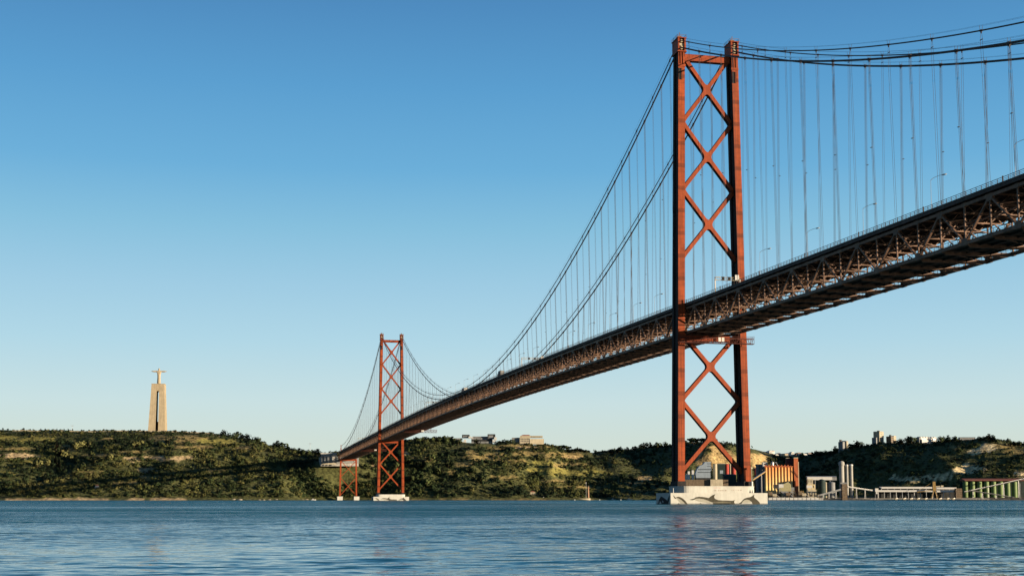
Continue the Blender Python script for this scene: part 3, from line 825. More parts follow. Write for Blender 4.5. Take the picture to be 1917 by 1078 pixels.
def tint_mat(name, rough=0.95, bump=0.0, tr=0.0, noise=0.6, var=0.35):
    m = bpy.data.materials.new(name); m.use_nodes = True
    nt = m.node_tree; N = nt.nodes; L = nt.links; b = N['Principled BSDF']
    b.inputs['Roughness'].default_value = rough; b.inputs['Specular IOR Level'].default_value = 0.1
    a = N.new('ShaderNodeAttribute'); a.attribute_name = 'tint'
    nz = N.new('ShaderNodeTexNoise'); nz.inputs['Scale'].default_value = noise; nz.inputs['Detail'].default_value = 5
    g = N.new('ShaderNodeNewGeometry'); L.new(g.outputs['Position'], nz.inputs['Vector'])
    mr = N.new('ShaderNodeMapRange'); mr.inputs['To Min'].default_value = 1 - var * 1.4; mr.inputs['To Max'].default_value = 1 + var; mr.inputs['From Min'].default_value = .3; mr.inputs['From Max'].default_value = .7
    L.new(nz.outputs['Fac'], mr.inputs['Value'])
    mx = N.new('ShaderNodeMix'); mx.data_type = 'RGBA'; mx.blend_type = 'MULTIPLY'; mx.inputs['Factor'].default_value = 1
    L.new(a.outputs['Color'], mx.inputs['A']); L.new(mr.outputs[0], mx.inputs['B']); L.new(mx.outputs['Result'], b.inputs['Base Color'])
    if tr:                                                    # leaves turn with the crown surface
        an = N.new('ShaderNodeAttribute'); an.attribute_name = 'crown_normal'
        v1 = N.new('ShaderNodeVectorMath'); v1.operation = 'SCALE'; v1.inputs['Scale'].default_value = tr; L.new(an.outputs['Vector'], v1.inputs[0])
        v2 = N.new('ShaderNodeVectorMath'); v2.operation = 'SCALE'; v2.inputs['Scale'].default_value = 1 - tr; L.new(g.outputs['Normal'], v2.inputs[0])
        v3 = N.new('ShaderNodeVectorMath'); v3.operation = 'ADD'; L.new(v1.outputs[0], v3.inputs[0]); L.new(v2.outputs[0], v3.inputs[1])
        v4 = N.new('ShaderNodeVectorMath'); v4.operation = 'NORMALIZE'; L.new(v3.outputs[0], v4.inputs[0]); L.new(v4.outputs[0], b.inputs['Normal'])
    if bump:
        bp = N.new('ShaderNodeBump'); bp.inputs['Distance'].default_value = bump; L.new(nz.outputs['Fac'], bp.inputs['Height']); L.new(bp.outputs['Normal'], b.inputs['Normal'])
    return m
M_GROUND = tint_mat('hill_soil', .95, 2.0, noise=.22, var=.4)
M_LEAF = tint_mat('foliage', .9, 0, .8, noise=.35, var=.3)
mesh_np('hills', V, Q, C.reshape(-1, 3), M_GROUND, True, None, 'structure')

# ------------------------------------------------------------------ vegetation
def clump_template(n, seed, flat=1.0, size=.42):
    """leaf-clump faces spread through an uneven crown of unit radius"""
    g = np.random.default_rng(seed)
    lobes = g.normal(0, .42, (6, 3)); lobes[:, 2] = np.abs(lobes[:, 2]) * .7
    vs = []
    for i in range(n):
        c = lobes[g.integers(0, 6)] if g.random() < .75 else np.zeros(3)
        d = g.normal(0, 1, 3); d /= np.linalg.norm(d); d[2] = abs(d[2]) if g.random() < .75 else d[2]
        p = c + d * (.42 + .2 * g.random()); p[2] = p[2] * flat + .35
        nrm = d + g.normal(0, .45, 3); nrm /= np.linalg.norm(nrm)
        a = np.cross(nrm, [.3, .2, 1]); a /= np.linalg.norm(a); b = np.cross(nrm, a)
        s = size * (.6 + .7 * g.random())
        for (x, y) in ((-1, -.8), (1, -.7), (.8, 1), (-.9, .8)):
            vs.append(p + (a * x * (.7 + .5 * g.random()) + b * y * (.7 + .5 * g.random())) * s * .5)
    return np.array(vs)
TPL = [clump_template(60, s, 1.0, .36) for s in range(8)]
TPS = [clump_template(16, 20 + s, .7, .7) for s in range(6)]
GREENS = np.array([(0.014, 0.024, 0.010), (0.019, 0.031, 0.012), (0.028, 0.040, 0.014), (0.042, 0.053, 0.017), (0.066, 0.071, 0.021), (0.092, 0.087, 0.029)])
def scatter(name, n, u0, u1, tpls, rmin, rmax, label, seed, palw, dmax=2760, dens=None, up=1.0, dmin=1750):
    g = np.random.default_rng(seed)
    u = g.uniform(u0, u1, n * 3)
    D = g.uniform(dmin, dmax, n * 3)
    z = height(u, D); v = sight(D, z); rr_ = (u - 958.5) * D / 2520.0
    k = bare(u, v, fbm(rr_ / 16, z / 7, 41, 3) * 1.2)
    crest = np.interp(u, SU, [max(p[0] for p in c[2] if hz(p[1], p[0]) >= max(hz(q[1], q[0]) for q in c[2]) - 3) for c in COLS])
    keep = (z > 3.6) & (D < crest + 60) & ((k == 0) | (g.random(len(u)) < .10) & (k != 3) | (g.random(len(u)) < .05))
    keep &= ~((z < 5.5) & (u > 1265))
    # the concrete bridge abutment and the monument stand clear
    x = CX + rr_ * ca + D * sa; y = CY - rr_ * sa + D * ca
    keep &= ~((np.abs(x) < 44) & (y > 1560) & (y < 1612))
    keep &= ~((np.hypot(x + 294, y - 1858) < 30))
    cl = fbm(rr_ / 60, D / 60, 77, 3)
    keep &= (cl + g.random(len(u)) * .9) > .12
    for (a0, a1, b0, b1) in ((861, 930, 812, 834), (957, 1020, 812, 829.5), (1716, 1763, 812, 829), (1632, 1682, 800, 830), (1570, 1592, 815, 844), (1402, 1524, 836, 856.5)): keep &= ~((u > a0) & (u < a1) & (v > b0) & (v < b1))
    if rmax > 4: keep &= ~((u < 412) & (D > 2225)); rad_cap = np.where((u < 412) & (D > 2150), .6, 1.0)
    else: keep &= ~((u < 412) & (D > 2268) & (g.random(len(u)) < .75)); rad_cap = np.ones(len(u))
    i = np.nonzero(keep)[0][:n]
    m = len(i)
    rad = (rmin + (rmax - rmin) * g.random(m) ** 2.2) * rad_cap[i]
    cum = np.cumsum(np.array(palw) / sum(palw))
    fld = fbm(rr_[i] / 45, D[i] / 70, 61, 3) * .85 + g.normal(0, .16, m)          # neighbours share a species
    rank = np.argsort(np.argsort(fld)) / max(1, m)
    col_i = np.searchsorted(cum, rank).clip(0, len(GREENS) - 1)
    ti = g.integers(0, len(tpls), m); th = g.uniform(0, 2 * np.pi, m); hs = up * g.uniform(.8, 1.35, m)
    VV = []; CC = []; NN = []
    e_ = 14.0
    du_ = e_ * 2520.0 / D[i]
    gr = (height(u[i] + du_, D[i]) - height(u[i] - du_, D[i])) / (2 * e_); gd = (height(u[i], D[i] + e_) - height(u[i], D[i] - e_)) / (2 * e_)
    tnv = np.stack([-gr * ca - gd * sa, gr * sa - gd * ca, np.ones(m)], -1); tnv /= np.linalg.norm(tnv, axis=1, keepdims=True)
    for t in range(len(tpls)):
        s = np.nonzero(ti == t)[0]
        if not len(s): continue
        T = tpls[t]
        c, s_ = np.cos(th[s])[:, None], np.sin(th[s])[:, None]
        X = (T[None, :, 0] * c - T[None, :, 1] * s_) * rad[s][:, None] + x[i[s]][:, None]
        Y = (T[None, :, 0] * s_ + T[None, :, 1] * c) * rad[s][:, None] + y[i[s]][:, None]
        Z = T[None, :, 2] * (rad[s] * hs[s])[:, None] + z[i[s]][:, None] - .25 * rad[s][:, None]
        VV.append(np.stack([X, Y, Z], -1).reshape(-1, 3))
        nx, ny, nz_ = T[None, :, 0] * c - T[None, :, 1] * s_, T[None, :, 0] * s_ + T[None, :, 1] * c, np.repeat(T[None, :, 2] - .1, len(s), 0)
        nn = np.stack([nx, ny, nz_], -1); nn = nn / np.maximum(np.linalg.norm(nn, axis=-1, keepdims=True), 1e-3); nn = nn * .62 + tnv[s][:, None, :] * .8; NN.append((nn / np.linalg.norm(nn, axis=-1, keepdims=True)).reshape(-1, 3))
        cc = GREENS[col_i[s]][:, None, :] * g.uniform(.85, 1.18, (len(s), 1, 1)) * np.repeat(g.uniform(.9, 1.1, (len(s), T.shape[0] // 4, 1)), 4, axis=1)
        CC.append(cc.reshape(-1, 3))
    VV = np.concatenate(VV); CC = np.concatenate(CC)
    mesh_np(name, VV, np.arange(len(VV)).reshape(-1, 4), CC, M_LEAF, False, label, 'stuff', nrm=np.concatenate(NN))
REG = [('left', -240, 640, 'scrub and trees covering the hillside left of the bridge', (2.2, 2.4, 2.4, 2.4, 2.4, 1.6)),
       ('middle', 640, 1110, 'scrub and trees covering the hill behind and right of the far tower', (2.6, 2.6, 2.4, 2.2, 1.8, 1.2)),
       ('valley', 1110, 1450, 'dark wooded slope behind the near tower', (4, 3, 1.5, 3, .5, .5)),
       ('right', 1450, 2140, 'dark woodland on the hill behind the silos on the right', (4, 3, 1.5, 3, .5, .4))]
for n_, (nm, a, b_, lab, pw) in enumerate(REG):
    w = (b_ - a) / 900.0
    scatter('woodland', int(4300 * w), a, b_, TPL, 1.7, 5.6, lab, 100 + n_, pw, 3100 if n_ > 1 else 2420, up=1.05)
    scatter('undergrowth', int(8200 * w), a, b_, TPS, .9, 2.8, 'low undergrowth below the ' + lab.replace('scrub and trees covering the', 'trees of the'), 200 + n_, pw, 3100 if n_ > 1 else 2420)

scatter('woodland', 750, 540, 790, TPL, 1.7, 5.0, 'trees on the steep bank around the steel trestle', 131, (4, 3, 2, 2, 1, .6), 2120, dmin=1995)
scatter('undergrowth', 1500, 540, 790, TPS, .9, 2.6, 'bushes on the steep bank around the steel trestle', 231, (4, 3, 2, 2, 1, .6), 2120, dmin=1995)
def crown_mesh(name, n, seed, form, m_=None):
    g = np.random.default_rng(seed)
    T = []
    if form == 'round': lob = [(g.normal(0, .32), g.normal(0, .32), .55 + .45 * g.random(), .42 + .2 * g.random()) for _ in range(7)]
    elif form == 'umbrella': lob = [(.62 * math.cos(a), .62 * math.sin(a), .98 + .08 * g.random(), .36) for a in np.linspace(0, 5.4, 6)] + [(0, 0, 1.1, .42)]
    else: lob = [(g.normal(0, .1), g.normal(0, .1), .25 + .22 * i, .34 - .055 * i) for i in range(5)]
    for i in range(n):
        lx, ly, lz, lr = lob[g.integers(0, len(lob))]
        d = g.normal(0, 1, 3); d /= np.linalg.norm(d)
        sq = .5 if form == 'umbrella' else 1.0
        p = np.array([lx + d[0] * lr, ly + d[1] * lr, lz + d[2] * lr * sq])
        nr = d + g.normal(0, .5, 3); nr /= np.linalg.norm(nr)
        a = np.cross(nr, [.3, .2, 1]); a /= np.linalg.norm(a); b = np.cross(nr, a); s = .11 * (.6 + .8 * g.random())
        for (x, y) in ((-1, -.8), (1, -.7), (.8, 1), (-.9, .8)): T.append(p + (a * x + b * y) * s)
    T = np.array(T); return T
CROWN = {}
def tree(u, D, h, form, label, group, seed, tint, root_v=None):
    key = (form, seed % 4, tint)
    p = on(u, D, -.3)
    t = empty('tree', p, random.uniform(0, 6.28), label, 'tree', group)
    t.scale = (h * random.uniform(.9, 1.15),) * 2 + (h,)
    if key not in CROWN:
        T = crown_mesh('crown', 190, seed % 4 + 300, form)
        T[:, 2] = T[:, 2] / (1.32 if form == 'round' else 1.3); T[:, :2] *= .62 if form == 'round' else (.72 if form == 'umbrella' else .5)
        cc = np.repeat(np.array(tint)[None, :] * np.random.default_rng(seed).uniform(.7, 1.3, (len(T) // 4, 1)), 4, axis=0)
        o = mesh_np('crown', T, np.arange(len(T)).reshape(-1, 4), cc, M_LEAF, nrm=(lambda q: q / np.maximum(np.linalg.norm(q, axis=1, keepdims=True), 1e-3))(T - np.array([0, 0, .5])))
        tr_ = MB(); zt_ = .78 if form == 'umbrella' else .5
        tr_.tube([(0, 0, 0), (.01, .01, zt_ * .5), (0, .02, zt_)], [.035, .026, .016], 7)
        for a in (.4, 2.3, 4.4): tr_.tube([(0, .01, zt_ * .6), (.16 * math.cos(a), .16 * math.sin(a), zt_ + .04)], [.016, .008], 5)
        k = tr_.build('trunk', M_BARK)
        CROWN[key] = (o, k)
        o.parent = t; k.parent = t
    else:
        for src in CROWN[key]:
            c = src.copy(); col.objects.link(c); c.parent = t
DKG, MDG, OLV = (0.030, 0.042, 0.016), (0.045, 0.058, 0.020), (0.105, 0.105, 0.038)
tn = 0
def trees(lst, form, hh, label, group, tint, dmin=0):
    global tn
    for (u, v) in lst:
        D = d_at(u, v)
        if D is None: D = float(np.interp(u, SU, [max(c[2], key=lambda p: hz(p[1], p[0]))[0] for c in COLS]))
        tn += 1
        tree(u, D, hh * random.uniform(.8, 1.2), form, label, group, tn, tint)
trees([(1296, 832), (1303, 832), (1310, 831), (1317, 833), (1299, 836), (1324, 834), (1333, 834)], 'umbrella', 13, 'dark umbrella pine on the cliff top seen between the legs of the near tower', 'pines on the cliff top', DKG)
trees([(1040, 842), (1047, 843), (1055, 845), (1063, 847), (1072, 849), (1082, 851), (1090, 852), (1098, 854)], 'umbrella', 10, 'dark pine in the row along the ridge right of the arcaded building', 'pines along the ridge', DKG)
trees([(1146, 852), (1160, 849), (1174, 846), (1188, 843), (1200, 841), (1207, 839), (1216, 840), (1232, 840), (1246, 838)], 'round', 10, 'dark bushy tree on the skyline just left of the near tower', 'skyline trees left of the near tower', DKG)
trees([(1500, 858), (1520, 857), (1533, 855), (1546, 852), (1556, 852), (1566, 849), (1594, 843), (1606, 838), (1612, 837), (1620, 836), (1627, 835), (1632, 834), (1690, 831), (1700, 830), (1708, 830), (1762, 829), (1770, 828), (1778, 828), (1790, 827)], 'round', 11, 'dark rounded tree on the skyline of the right-hand hill', 'skyline trees on the right-hand hill', DKG)
trees([(1836, 825), (1844, 825), (1852, 825), (1860, 827), (1868, 830), (1893, 836), (1900, 836), (1910, 837)], 'round', 9, 'dark tree on the hilltop at the far right edge of the photo', 'trees on the far right hilltop', DKG)
trees([(418, 818), (436, 818), (444, 820), (452, 823), (462, 825), (478, 828), (486, 829), (495, 831), (503, 833), (512, 836), (520, 838), (530, 842), (538, 845), (547, 848)], 'round', 10, 'dark tree on the sloping skyline between the monument and the bridge', 'skyline trees between monument and bridge', DKG)
trees([(560, 853), (568, 853), (577, 853), (586, 853), (594, 853)], 'round', 9, 'dark tree on the low skyline beside the concrete abutment', 'trees beside the abutment', DKG)
trees([(74, 807), (82, 807), (90, 807), (97, 807), (104, 807), (111, 807), (118, 807), (126, 807), (134, 807)], 'conical', 4.2, 'small dark tree in the row on the flat skyline at the left', 'row of small skyline trees at left', DKG)
trees([(3, 804), (12, 805), (42, 806), (165, 808), (175, 808), (185, 808), (200, 809), (213, 809), (230, 809), (258, 809), (268, 809), (325, 809), (345, 810), (362, 811), (378, 812), (394, 814)], 'round', 3.6, 'small bush on the flat skyline beside the monument', 'bushes on the skyline near the monument', DKG)
trees([(140, 842), (152, 838), (165, 837), (108, 853), (122, 858), (135, 862), (250, 838), (262, 836), (205, 862), (190, 866), (176, 872), (70, 876), (88, 872)], 'round', 11, 'pale olive rounded tree in the scrub of the slope left of the monument', 'pale rounded trees on the left slope', OLV)
trees([(105, 846), (108, 858), (104, 870), (110, 880)], 'conical', 17, 'tall narrow dark cypress on the slope at the left', 'cypresses on the left slope', DKG)
trees([(786, 830), (798, 829), (812, 829), (824, 829), (836, 830), (848, 831), (858, 832), (892, 832), (932, 829), (942, 827), (950, 827)], 'round', 10, 'green tree on the crest near the terraced building', 'trees on the crest near the terraced building', MDG)
trees([(686, 880), (698, 872), (690, 900), (735, 862), (742, 880), (768, 872), (790, 880), (806, 866), (822, 890), (840, 876), (856, 896), (770, 905), (800, 912), (880, 890), (900, 905)], 'round', 12, 'tall bushy tree on the steep slope behind the far tower', 'trees on the slope behind the far tower', MDG)

# ------------------------------------------------------------------ hilltop monument
D_M = 2290
mb = at(293.5, D_M + 2); gz = 117.0
mon = empty('statue_monument', (mb.x, mb.y, gz), R(-5.0), 'pale stone robed statue with outstretched arms on a tall four-legged arch pedestal', 'monument')
m = MB()
HB, HT, ZP = 14.2, 10.6, 79.6
def hw(z): return HB + (HT - HB) * z / ZP
slot = 2.45
for sx in (-1, 1):
    for sy in (-1, 1):
        zs = [0, 20, 40, 60, 66]
        ring = []
        for z in zs:
            w = hw(z); i_ = slot * (1 - .15 * z / 66)
            ring.append([(sx * i_, sy * i_, z), (sx * w, sy * i_, z), (sx * w, sy * w, z), (sx * i_, sy * w, z)])
        vs = [p for q in ring for p in q]; fs = []
        for a in range(len(zs) - 1):
            for k in range(4): fs.append((a * 4 + k, a * 4 + (k + 1) % 4, a * 4 + 4 + (k + 1) % 4, a * 4 + 4 + k))
        fs += [(0, 1, 2, 3), tuple(range((len(zs) - 1) * 4, len(zs) * 4))]
        m.add(vs, fs)
ped = m.build('pedestal', M_STONE, mon)
m = MB()
for (axis) in ('x', 'y'):                                        # arched heads of the tall openings
    i_ = slot * .85
    for sgn in (-1, 1):
        w = hw(66)
        pl = [(-i_, 66.0), (-i_, 71.0), (i_, 71.0), (i_, 66.0)]
        arc = [(i_ * math.cos(a), 66 + i_ * math.sin(a)) for a in np.linspace(0, math.pi, 9)]
        poly = [(-i_, 70.0), (i_, 70.0)] + arc
        a0, a1 = (w - 4.0, w - .3) if sgn > 0 else (-w + .3, -w + 4.0)
        m.prism(poly, 'y' if axis == 'x' else 'x', a0, a1)
w0, w1 = hw(66), hw(ZP)
vs = [(-w0, -w0, 66), (w0, -w0, 66), (w0, w0, 66), (-w0, w0, 66), (-w1, -w1, ZP), (w1, -w1, ZP), (w1, w1, ZP), (-w1, w1, ZP)]
vs = [(x, y, 70 if i < 4 else z) for i, (x, y, z) in enumerate(vs)]
m.add(vs, [(3, 2, 1, 0), (4, 5, 6, 7), (0, 1, 5, 4), (1, 2, 6, 5), (2, 3, 7, 6), (3, 0, 4, 7)])
w0 = hw(68) 
for sx in (-1, 1):
    for sy in (-1, 1):
        i_ = slot * .85
        m.box(min(sx * i_, sx * w0), max(sx * i_, sx * w0), min(sy * i_, sy * w0), max(sy * i_, sy * w0), 66, 70)
m.box(-w1 - .4, w1 + .4, -w1 - .4, w1 + .4, ZP, ZP + .8)
m.build('pedestal_crown', M_STONE, mon)
MB().box(-2.4, 2.4, -2.4, 5.0, 0, 16).build('entrance_core', M_TILE, mon)
zb0 = ZP + .8
# robed figure grown as one skin from a branching skeleton
sk = [(0, 0, 0, 3.1), (0, 0, 4, 2.9), (0, -.1, 10, 2.5), (0, -.15, 15.5, 2.45), (0, -.15, 19.6, 2.75), (0, -.15, 22.6, 1.9), (0, -.2, 24.0, .95), (0, -.35, 25.6, 1.45), (0, -.3, 27.3, 1.15),
      (3.2, -.2, 22.0, 1.55), (6.5, -.35, 21.7, 1.45), (9.6, -.5, 21.6, 1.25), (11.6, -.6, 21.9, .62), (13.3, -.7, 22.0, .42),
      (-3.2, -.2, 22.0, 1.55), (-6.5, -.35, 21.7, 1.45), (-9.6, -.5, 21.6, 1.25), (-11.6, -.6, 21.9, .62), (-13.3, -.7, 22.0, .42),
      (6.5, -.2, 20.2, 1.05), (-6.5, -.2, 20.2, 1.05)]
ed = [(0, 1), (1, 2), (2, 3), (3, 4), (4, 5), (5, 6), (6, 7), (7, 8), (4, 9), (9, 10), (10, 11), (11, 12), (12, 13), (4, 14), (14, 15), (15, 16), (16, 17), (17, 18), (10, 19), (15, 20)]
me = bpy.data.meshes.new('statue'); me.from_pydata([(a, b_, c_) for a, b_, c_, _ in sk], ed, [])
st = bpy.data.objects.new('statue', me); col.objects.link(st); st.parent = mon; st.location = (0, 0, zb0)
md = st.modifiers.new('skin', 'SKIN'); sd_ = st.modifiers.new('sub', 'SUBSURF'); sd_.levels = 2; sd_.render_levels = 2
for i, v in enumerate(me.skin_vertices[0].data): v.radius = (sk[i][3] * 1.15, sk[i][3]); v.use_root = i == 0
me.materials.append(M_STONE)

# ------------------------------------------------------------------ buildings on the hills
def site(name, u, D, z, label, cat, group=None, turn=0.0):
    p = at(u, D, z)
    return empty(name, p, SITE + R(turn), label, cat, group)
def windows_grid(par, x0, x1, y, z0, z1, nx, nz, fw=.5, fh=.55, m_=None, name='window'):
    """recess-dark panes set into a face that looks along -y"""
    for i in range(nx):
        for j in range(nz):
            cx_ = x0 + (x1 - x0) * (i + .5) / nx; cz_ = z0 + (z1 - z0) * (j + .5) / nz
            a, b_ = (x1 - x0) / nx * fw / 2, (z1 - z0) / nz * fh / 2
            MB().box(cx_ - a, cx_ + a, y - .06, y + .1, cz_ - b_, cz_ + b_).build(name, m_ or M_GLASS, par)

# concrete abutment where the deck meets the far bank
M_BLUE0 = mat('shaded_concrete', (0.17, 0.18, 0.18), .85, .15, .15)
ab = empty('bridge_abutment', (0, 1566, 0), 0, 'white concrete abutment at the far left end of the deck, behind the steel trestle', 'abutment')
m = MB()
m.box(-37, -13, 0, 2.0, 66.5, 71.4); m.box(-13, 21, -.05, 2.0, 57.0, 66.5)
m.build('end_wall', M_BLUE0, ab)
MB().box(-37.5, -13, -1.2, -.02, 70.4, 71.8).build('parapet', M_WHITE, ab)
m = MB(); m.box(-37, 21, 2.0, 40, 52, 66); m.build('abutment_body', M_CONC2, ab)
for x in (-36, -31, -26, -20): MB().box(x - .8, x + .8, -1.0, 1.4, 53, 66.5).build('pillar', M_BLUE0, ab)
m = MB(); m.box(-36, -14, -2.5, 0, 54.6, 56.4); m.build('ledge', M_CREAM, ab)
m = MB(); m.box(-34, -14, 1.5, 2.0, 57.5, 66.4); m.build('back_wall', M_CONC2, ab)

# terraced building with two dark rooftop blocks
D = 2300
tb = site('terraced_building', 893, D, hz(834, D), 'long dark terraced building with two roof blocks and white stepped ends on the crest', 'building')
X = lambda u: wid(u - 893, D)
Zv = lambda v: hz(v, D) - hz(834, D)
for i in range(5):
    MB().box(X(882), X(922), -2 + i * 2.5, 14, max(Zv(834), -3) + i * 3.3 - 2.2, i * 3.3 + .9).build('terrace_floor', M_DARK if i % 2 else M_GREY, tb)
MB().box(X(884), X(913), 9, 20, Zv(818), Zv(816)).build('roof_slab', M_GREY, tb)
for a, b_, t_, bt in ((864.5, 878.5, 813, 819), (912.5, 927, 812, 821)):
    rb = MB().box(X(a), X(b_), 4, 16, Zv(bt), Zv(t_)).build('roof_block', M_DARK, tb)
    MB().box(X(a + 2), X(b_ - 4), 3.85, 4.0, Zv(bt) + .6, Zv(t_) - 2.0).build('window', M_GREY, rb)
for (a, v0, v1) in ((861, 834, 830), (864, 831.5, 826), (868, 828, 822), (877, 820, 816.5), (881, 820, 818), (922, 828, 823), (925, 824, 818)):
    MB().box(X(a), X(a + 4.5), 0, 6, Zv(v0), Zv(v1)).build('stepped_end_wall', M_WHITE, tb)
MB().box(X(842), X(864), 6, 16, Zv(823), Zv(819.5)).build('side_wing', M_GREY, tb)

D = 2320
fb_ = site('arcaded_building', 988, D, hz(829, D), 'pale arcaded building with dark openings, right of the terraced building', 'building')
X = lambda u: wid(u - 988, D)
Zv = lambda v: hz(v, D) - hz(829, D)
MB().box(X(973), X(992), 0, 14, Zv(832), Zv(818.5)).build('wall', M_CREAM, fb_)
windows_grid(fb_, X(974), X(991.5), 0, Zv(827), Zv(819.5), 6, 2, .52, .55)
MB().box(X(973.5), X(1016), 1.5, 14, Zv(818.6), Zv(815.2)).build('upper_storey', M_CREAM, fb_)
MB().prism([(X(975), Zv(815.2)), (X(994), Zv(815.2)), (X(990), Zv(813.2)), (X(979), Zv(813.2))], 'y', 3, 12).build('roof', M_ROOF, fb_)
MB().prism([(X(992), -.5), (X(1018.5), 2.5), (X(1018.5), 12), (X(992), 12)], 'z', Zv(831), Zv(821)).build('terrace_wall', M_CREAM, fb_)
windows_grid(fb_, X(994), X(1014), 1.4, Zv(818), Zv(816), 7, 1, .45, .6)
MB().box(X(958), X(973), 4, 12, Zv(828), Zv(818.5)).build('shaded_wing', M_GREY, fb_)

# towers on the right-hand skyline
def block_tower(u, D, vb, label, parts, group='apartment blocks on the right-hand skyline', turn=38):
    t = site('apartment_block', u, D, hz(vb, D), label, 'apartment block', group, turn)
    for (x0, x1, y0, y1, v, mm) in parts:
        z1 = hz(v, D) - hz(vb, D)
        w = MB().box(x0, x1, y0, y1, -6, z1).build('wall', mm, t)
        n = max(2, int(z1 / 3.2))
        for j in range(n):
            zc = z1 * (j + .45) / n
            MB().box(x0 + .8, x1 - .8, y0 - .05, y0 + .1, zc - .5, zc + .5).build('window_band', M_GREY, w)
            MB().box(x1 - .1, x1 + .05, y0 + .8, y1 - .8, zc - .45, zc + .45).build('window_band', M_BROWN, w)
    return t
block_tower(1648.5, 2570, 832, 'tallest pale apartment tower on the right-hand skyline with a lower wing', [(-9, 4, -6, 8, 807.5, M_CREAM), (-3, 1, 0, 4, 805.8, M_DARK), (4, 9.5, 0, 8, 808.5, M_WHITE), (-14, -9, -2, 8, 819, M_GREY)])
block_tower(1581, 2640, 845, 'grey twin apartment tower standing alone at the left of the right-hand skyline', [(-10, -2, -5, 6, 827, M_GREY), (-2, 3, -8, 6, 826, M_CREAM), (3, 10, -2, 8, 824.5, M_GREY), (-3, 2, 6, 9, 822.5, M_DARK)])
block_tower(1671, 2560, 830, 'low brown and cream apartment block right of the tallest tower', [(-8, 1, -4, 7, 816.5, M_BROWN), (1, 8, -4, 7, 815.5, M_CREAM), (-3, 0, 1, 4, 813.5, M_DARK)])
D = 2500
vb = 832
t = site('white_house', 1741, D, hz(vb, D), 'long white house with a saw-tooth roof on the right-hand skyline', 'house', None, 22)
X = lambda u: wid(u - 1741, D); Zv = lambda v: hz(v, D) - hz(vb, D)
MB().box(X(1722), X(1759), 0, 12, -3, Zv(820)).build('wall', M_WHITE, t)
MB().box(X(1722), X(1742), -3, 0, -3, Zv(822.5)).build('front_wing', M_WHITE, t)
for k in range(6):
    a = X(1722 + k * 6.2); b_ = X(1722 + k * 6.2 + 5.6)
    MB().prism([(a, Zv(820)), (b_, Zv(820)), (b_, Zv(818.6)), (a, Zv(817))], 'y', .5, 11).build('roof', M_WHITE, t)
windows_grid(t, X(1724), X(1758), 0, Zv(824.5), Zv(820.4), 8, 1, .35, .5)
MB().box(X(1718), X(1722), 0, 10, -3, Zv(818.5)).build('side_wall', M_GREY, t)
t = site('flat_roofed_house', 1813, 2450, hz(824, 2450), 'long low flat-roofed house half hidden by trees on the right-hand hilltop', 'house')
w = MB().box(-14, 14, 0, 9, -4, hz(818.6, 2450) - hz(824, 2450)).build('wall', M_GREY, t); MB().box(-14.6, 14.6, -.6, 9.6, hz(818.6, 2450) - hz(824, 2450), hz(818, 2450) - hz(824, 2450)).build('roof', M_DARK, t)

# white town on the distant ridge
rt = random.Random(5)
u = 1409.0; k = 0
while u < 1522:
    wpx = rt.uniform(4, 10); D = rt.uniform(2950, 3350)
    big = 1426 < u < 1448
    vt = rt.uniform(845.5, 851) if not big else rt.uniform(843.5, 846)
    z0 = h1(u + wpx / 2, D) - 2; z1 = hz(vt, D)
    if z1 - z0 > 4:
        t = site('town_house', u + wpx / 2, D, z0, 'white block of flats in the distant town on the ridge behind the silos', 'house', 'white houses of the distant town', rt.uniform(12, 40))
        w = wid(wpx, D) / 2
        wl = MB().box(-w, w, 0, 14, 0, z1 - z0).build('wall', M_WHITE if rt.random() < .75 else M_CREAM, t)
        for j in range(max(1, int((z1 - z0) / 4))): MB().box(-w * .8, w * .8, -.05, .1, z1 - z0 - 2.4 - 3.5 * j, z1 - z0 - 1.2 - 3.5 * j).build('window_band', M_GREY, wl)
        MB().prism([(-w, z1 - z0), (w, z1 - z0), (w * .1, z1 - z0 + 1.6)], 'y', 0, 14).build('roof', M_ROOF if rt.random() < .4 else M_WHITE, t)
    u += wpx * rt.uniform(.55, 1.1)

pw = MB()
for k in range(33):
    u0, u1 = 20 + 12 * k, 32 + 12 * k
    p, q_ = on(u0, 2268, .4), on(u1, 2268, .4)
    pw.beam(p, q_, .8, 2.2)
setp(pw.build('plateau_wall', M_CREAM), 'low pale wall along the flat top of the hill at the foot of the monument', 'wall', None, 'thing')
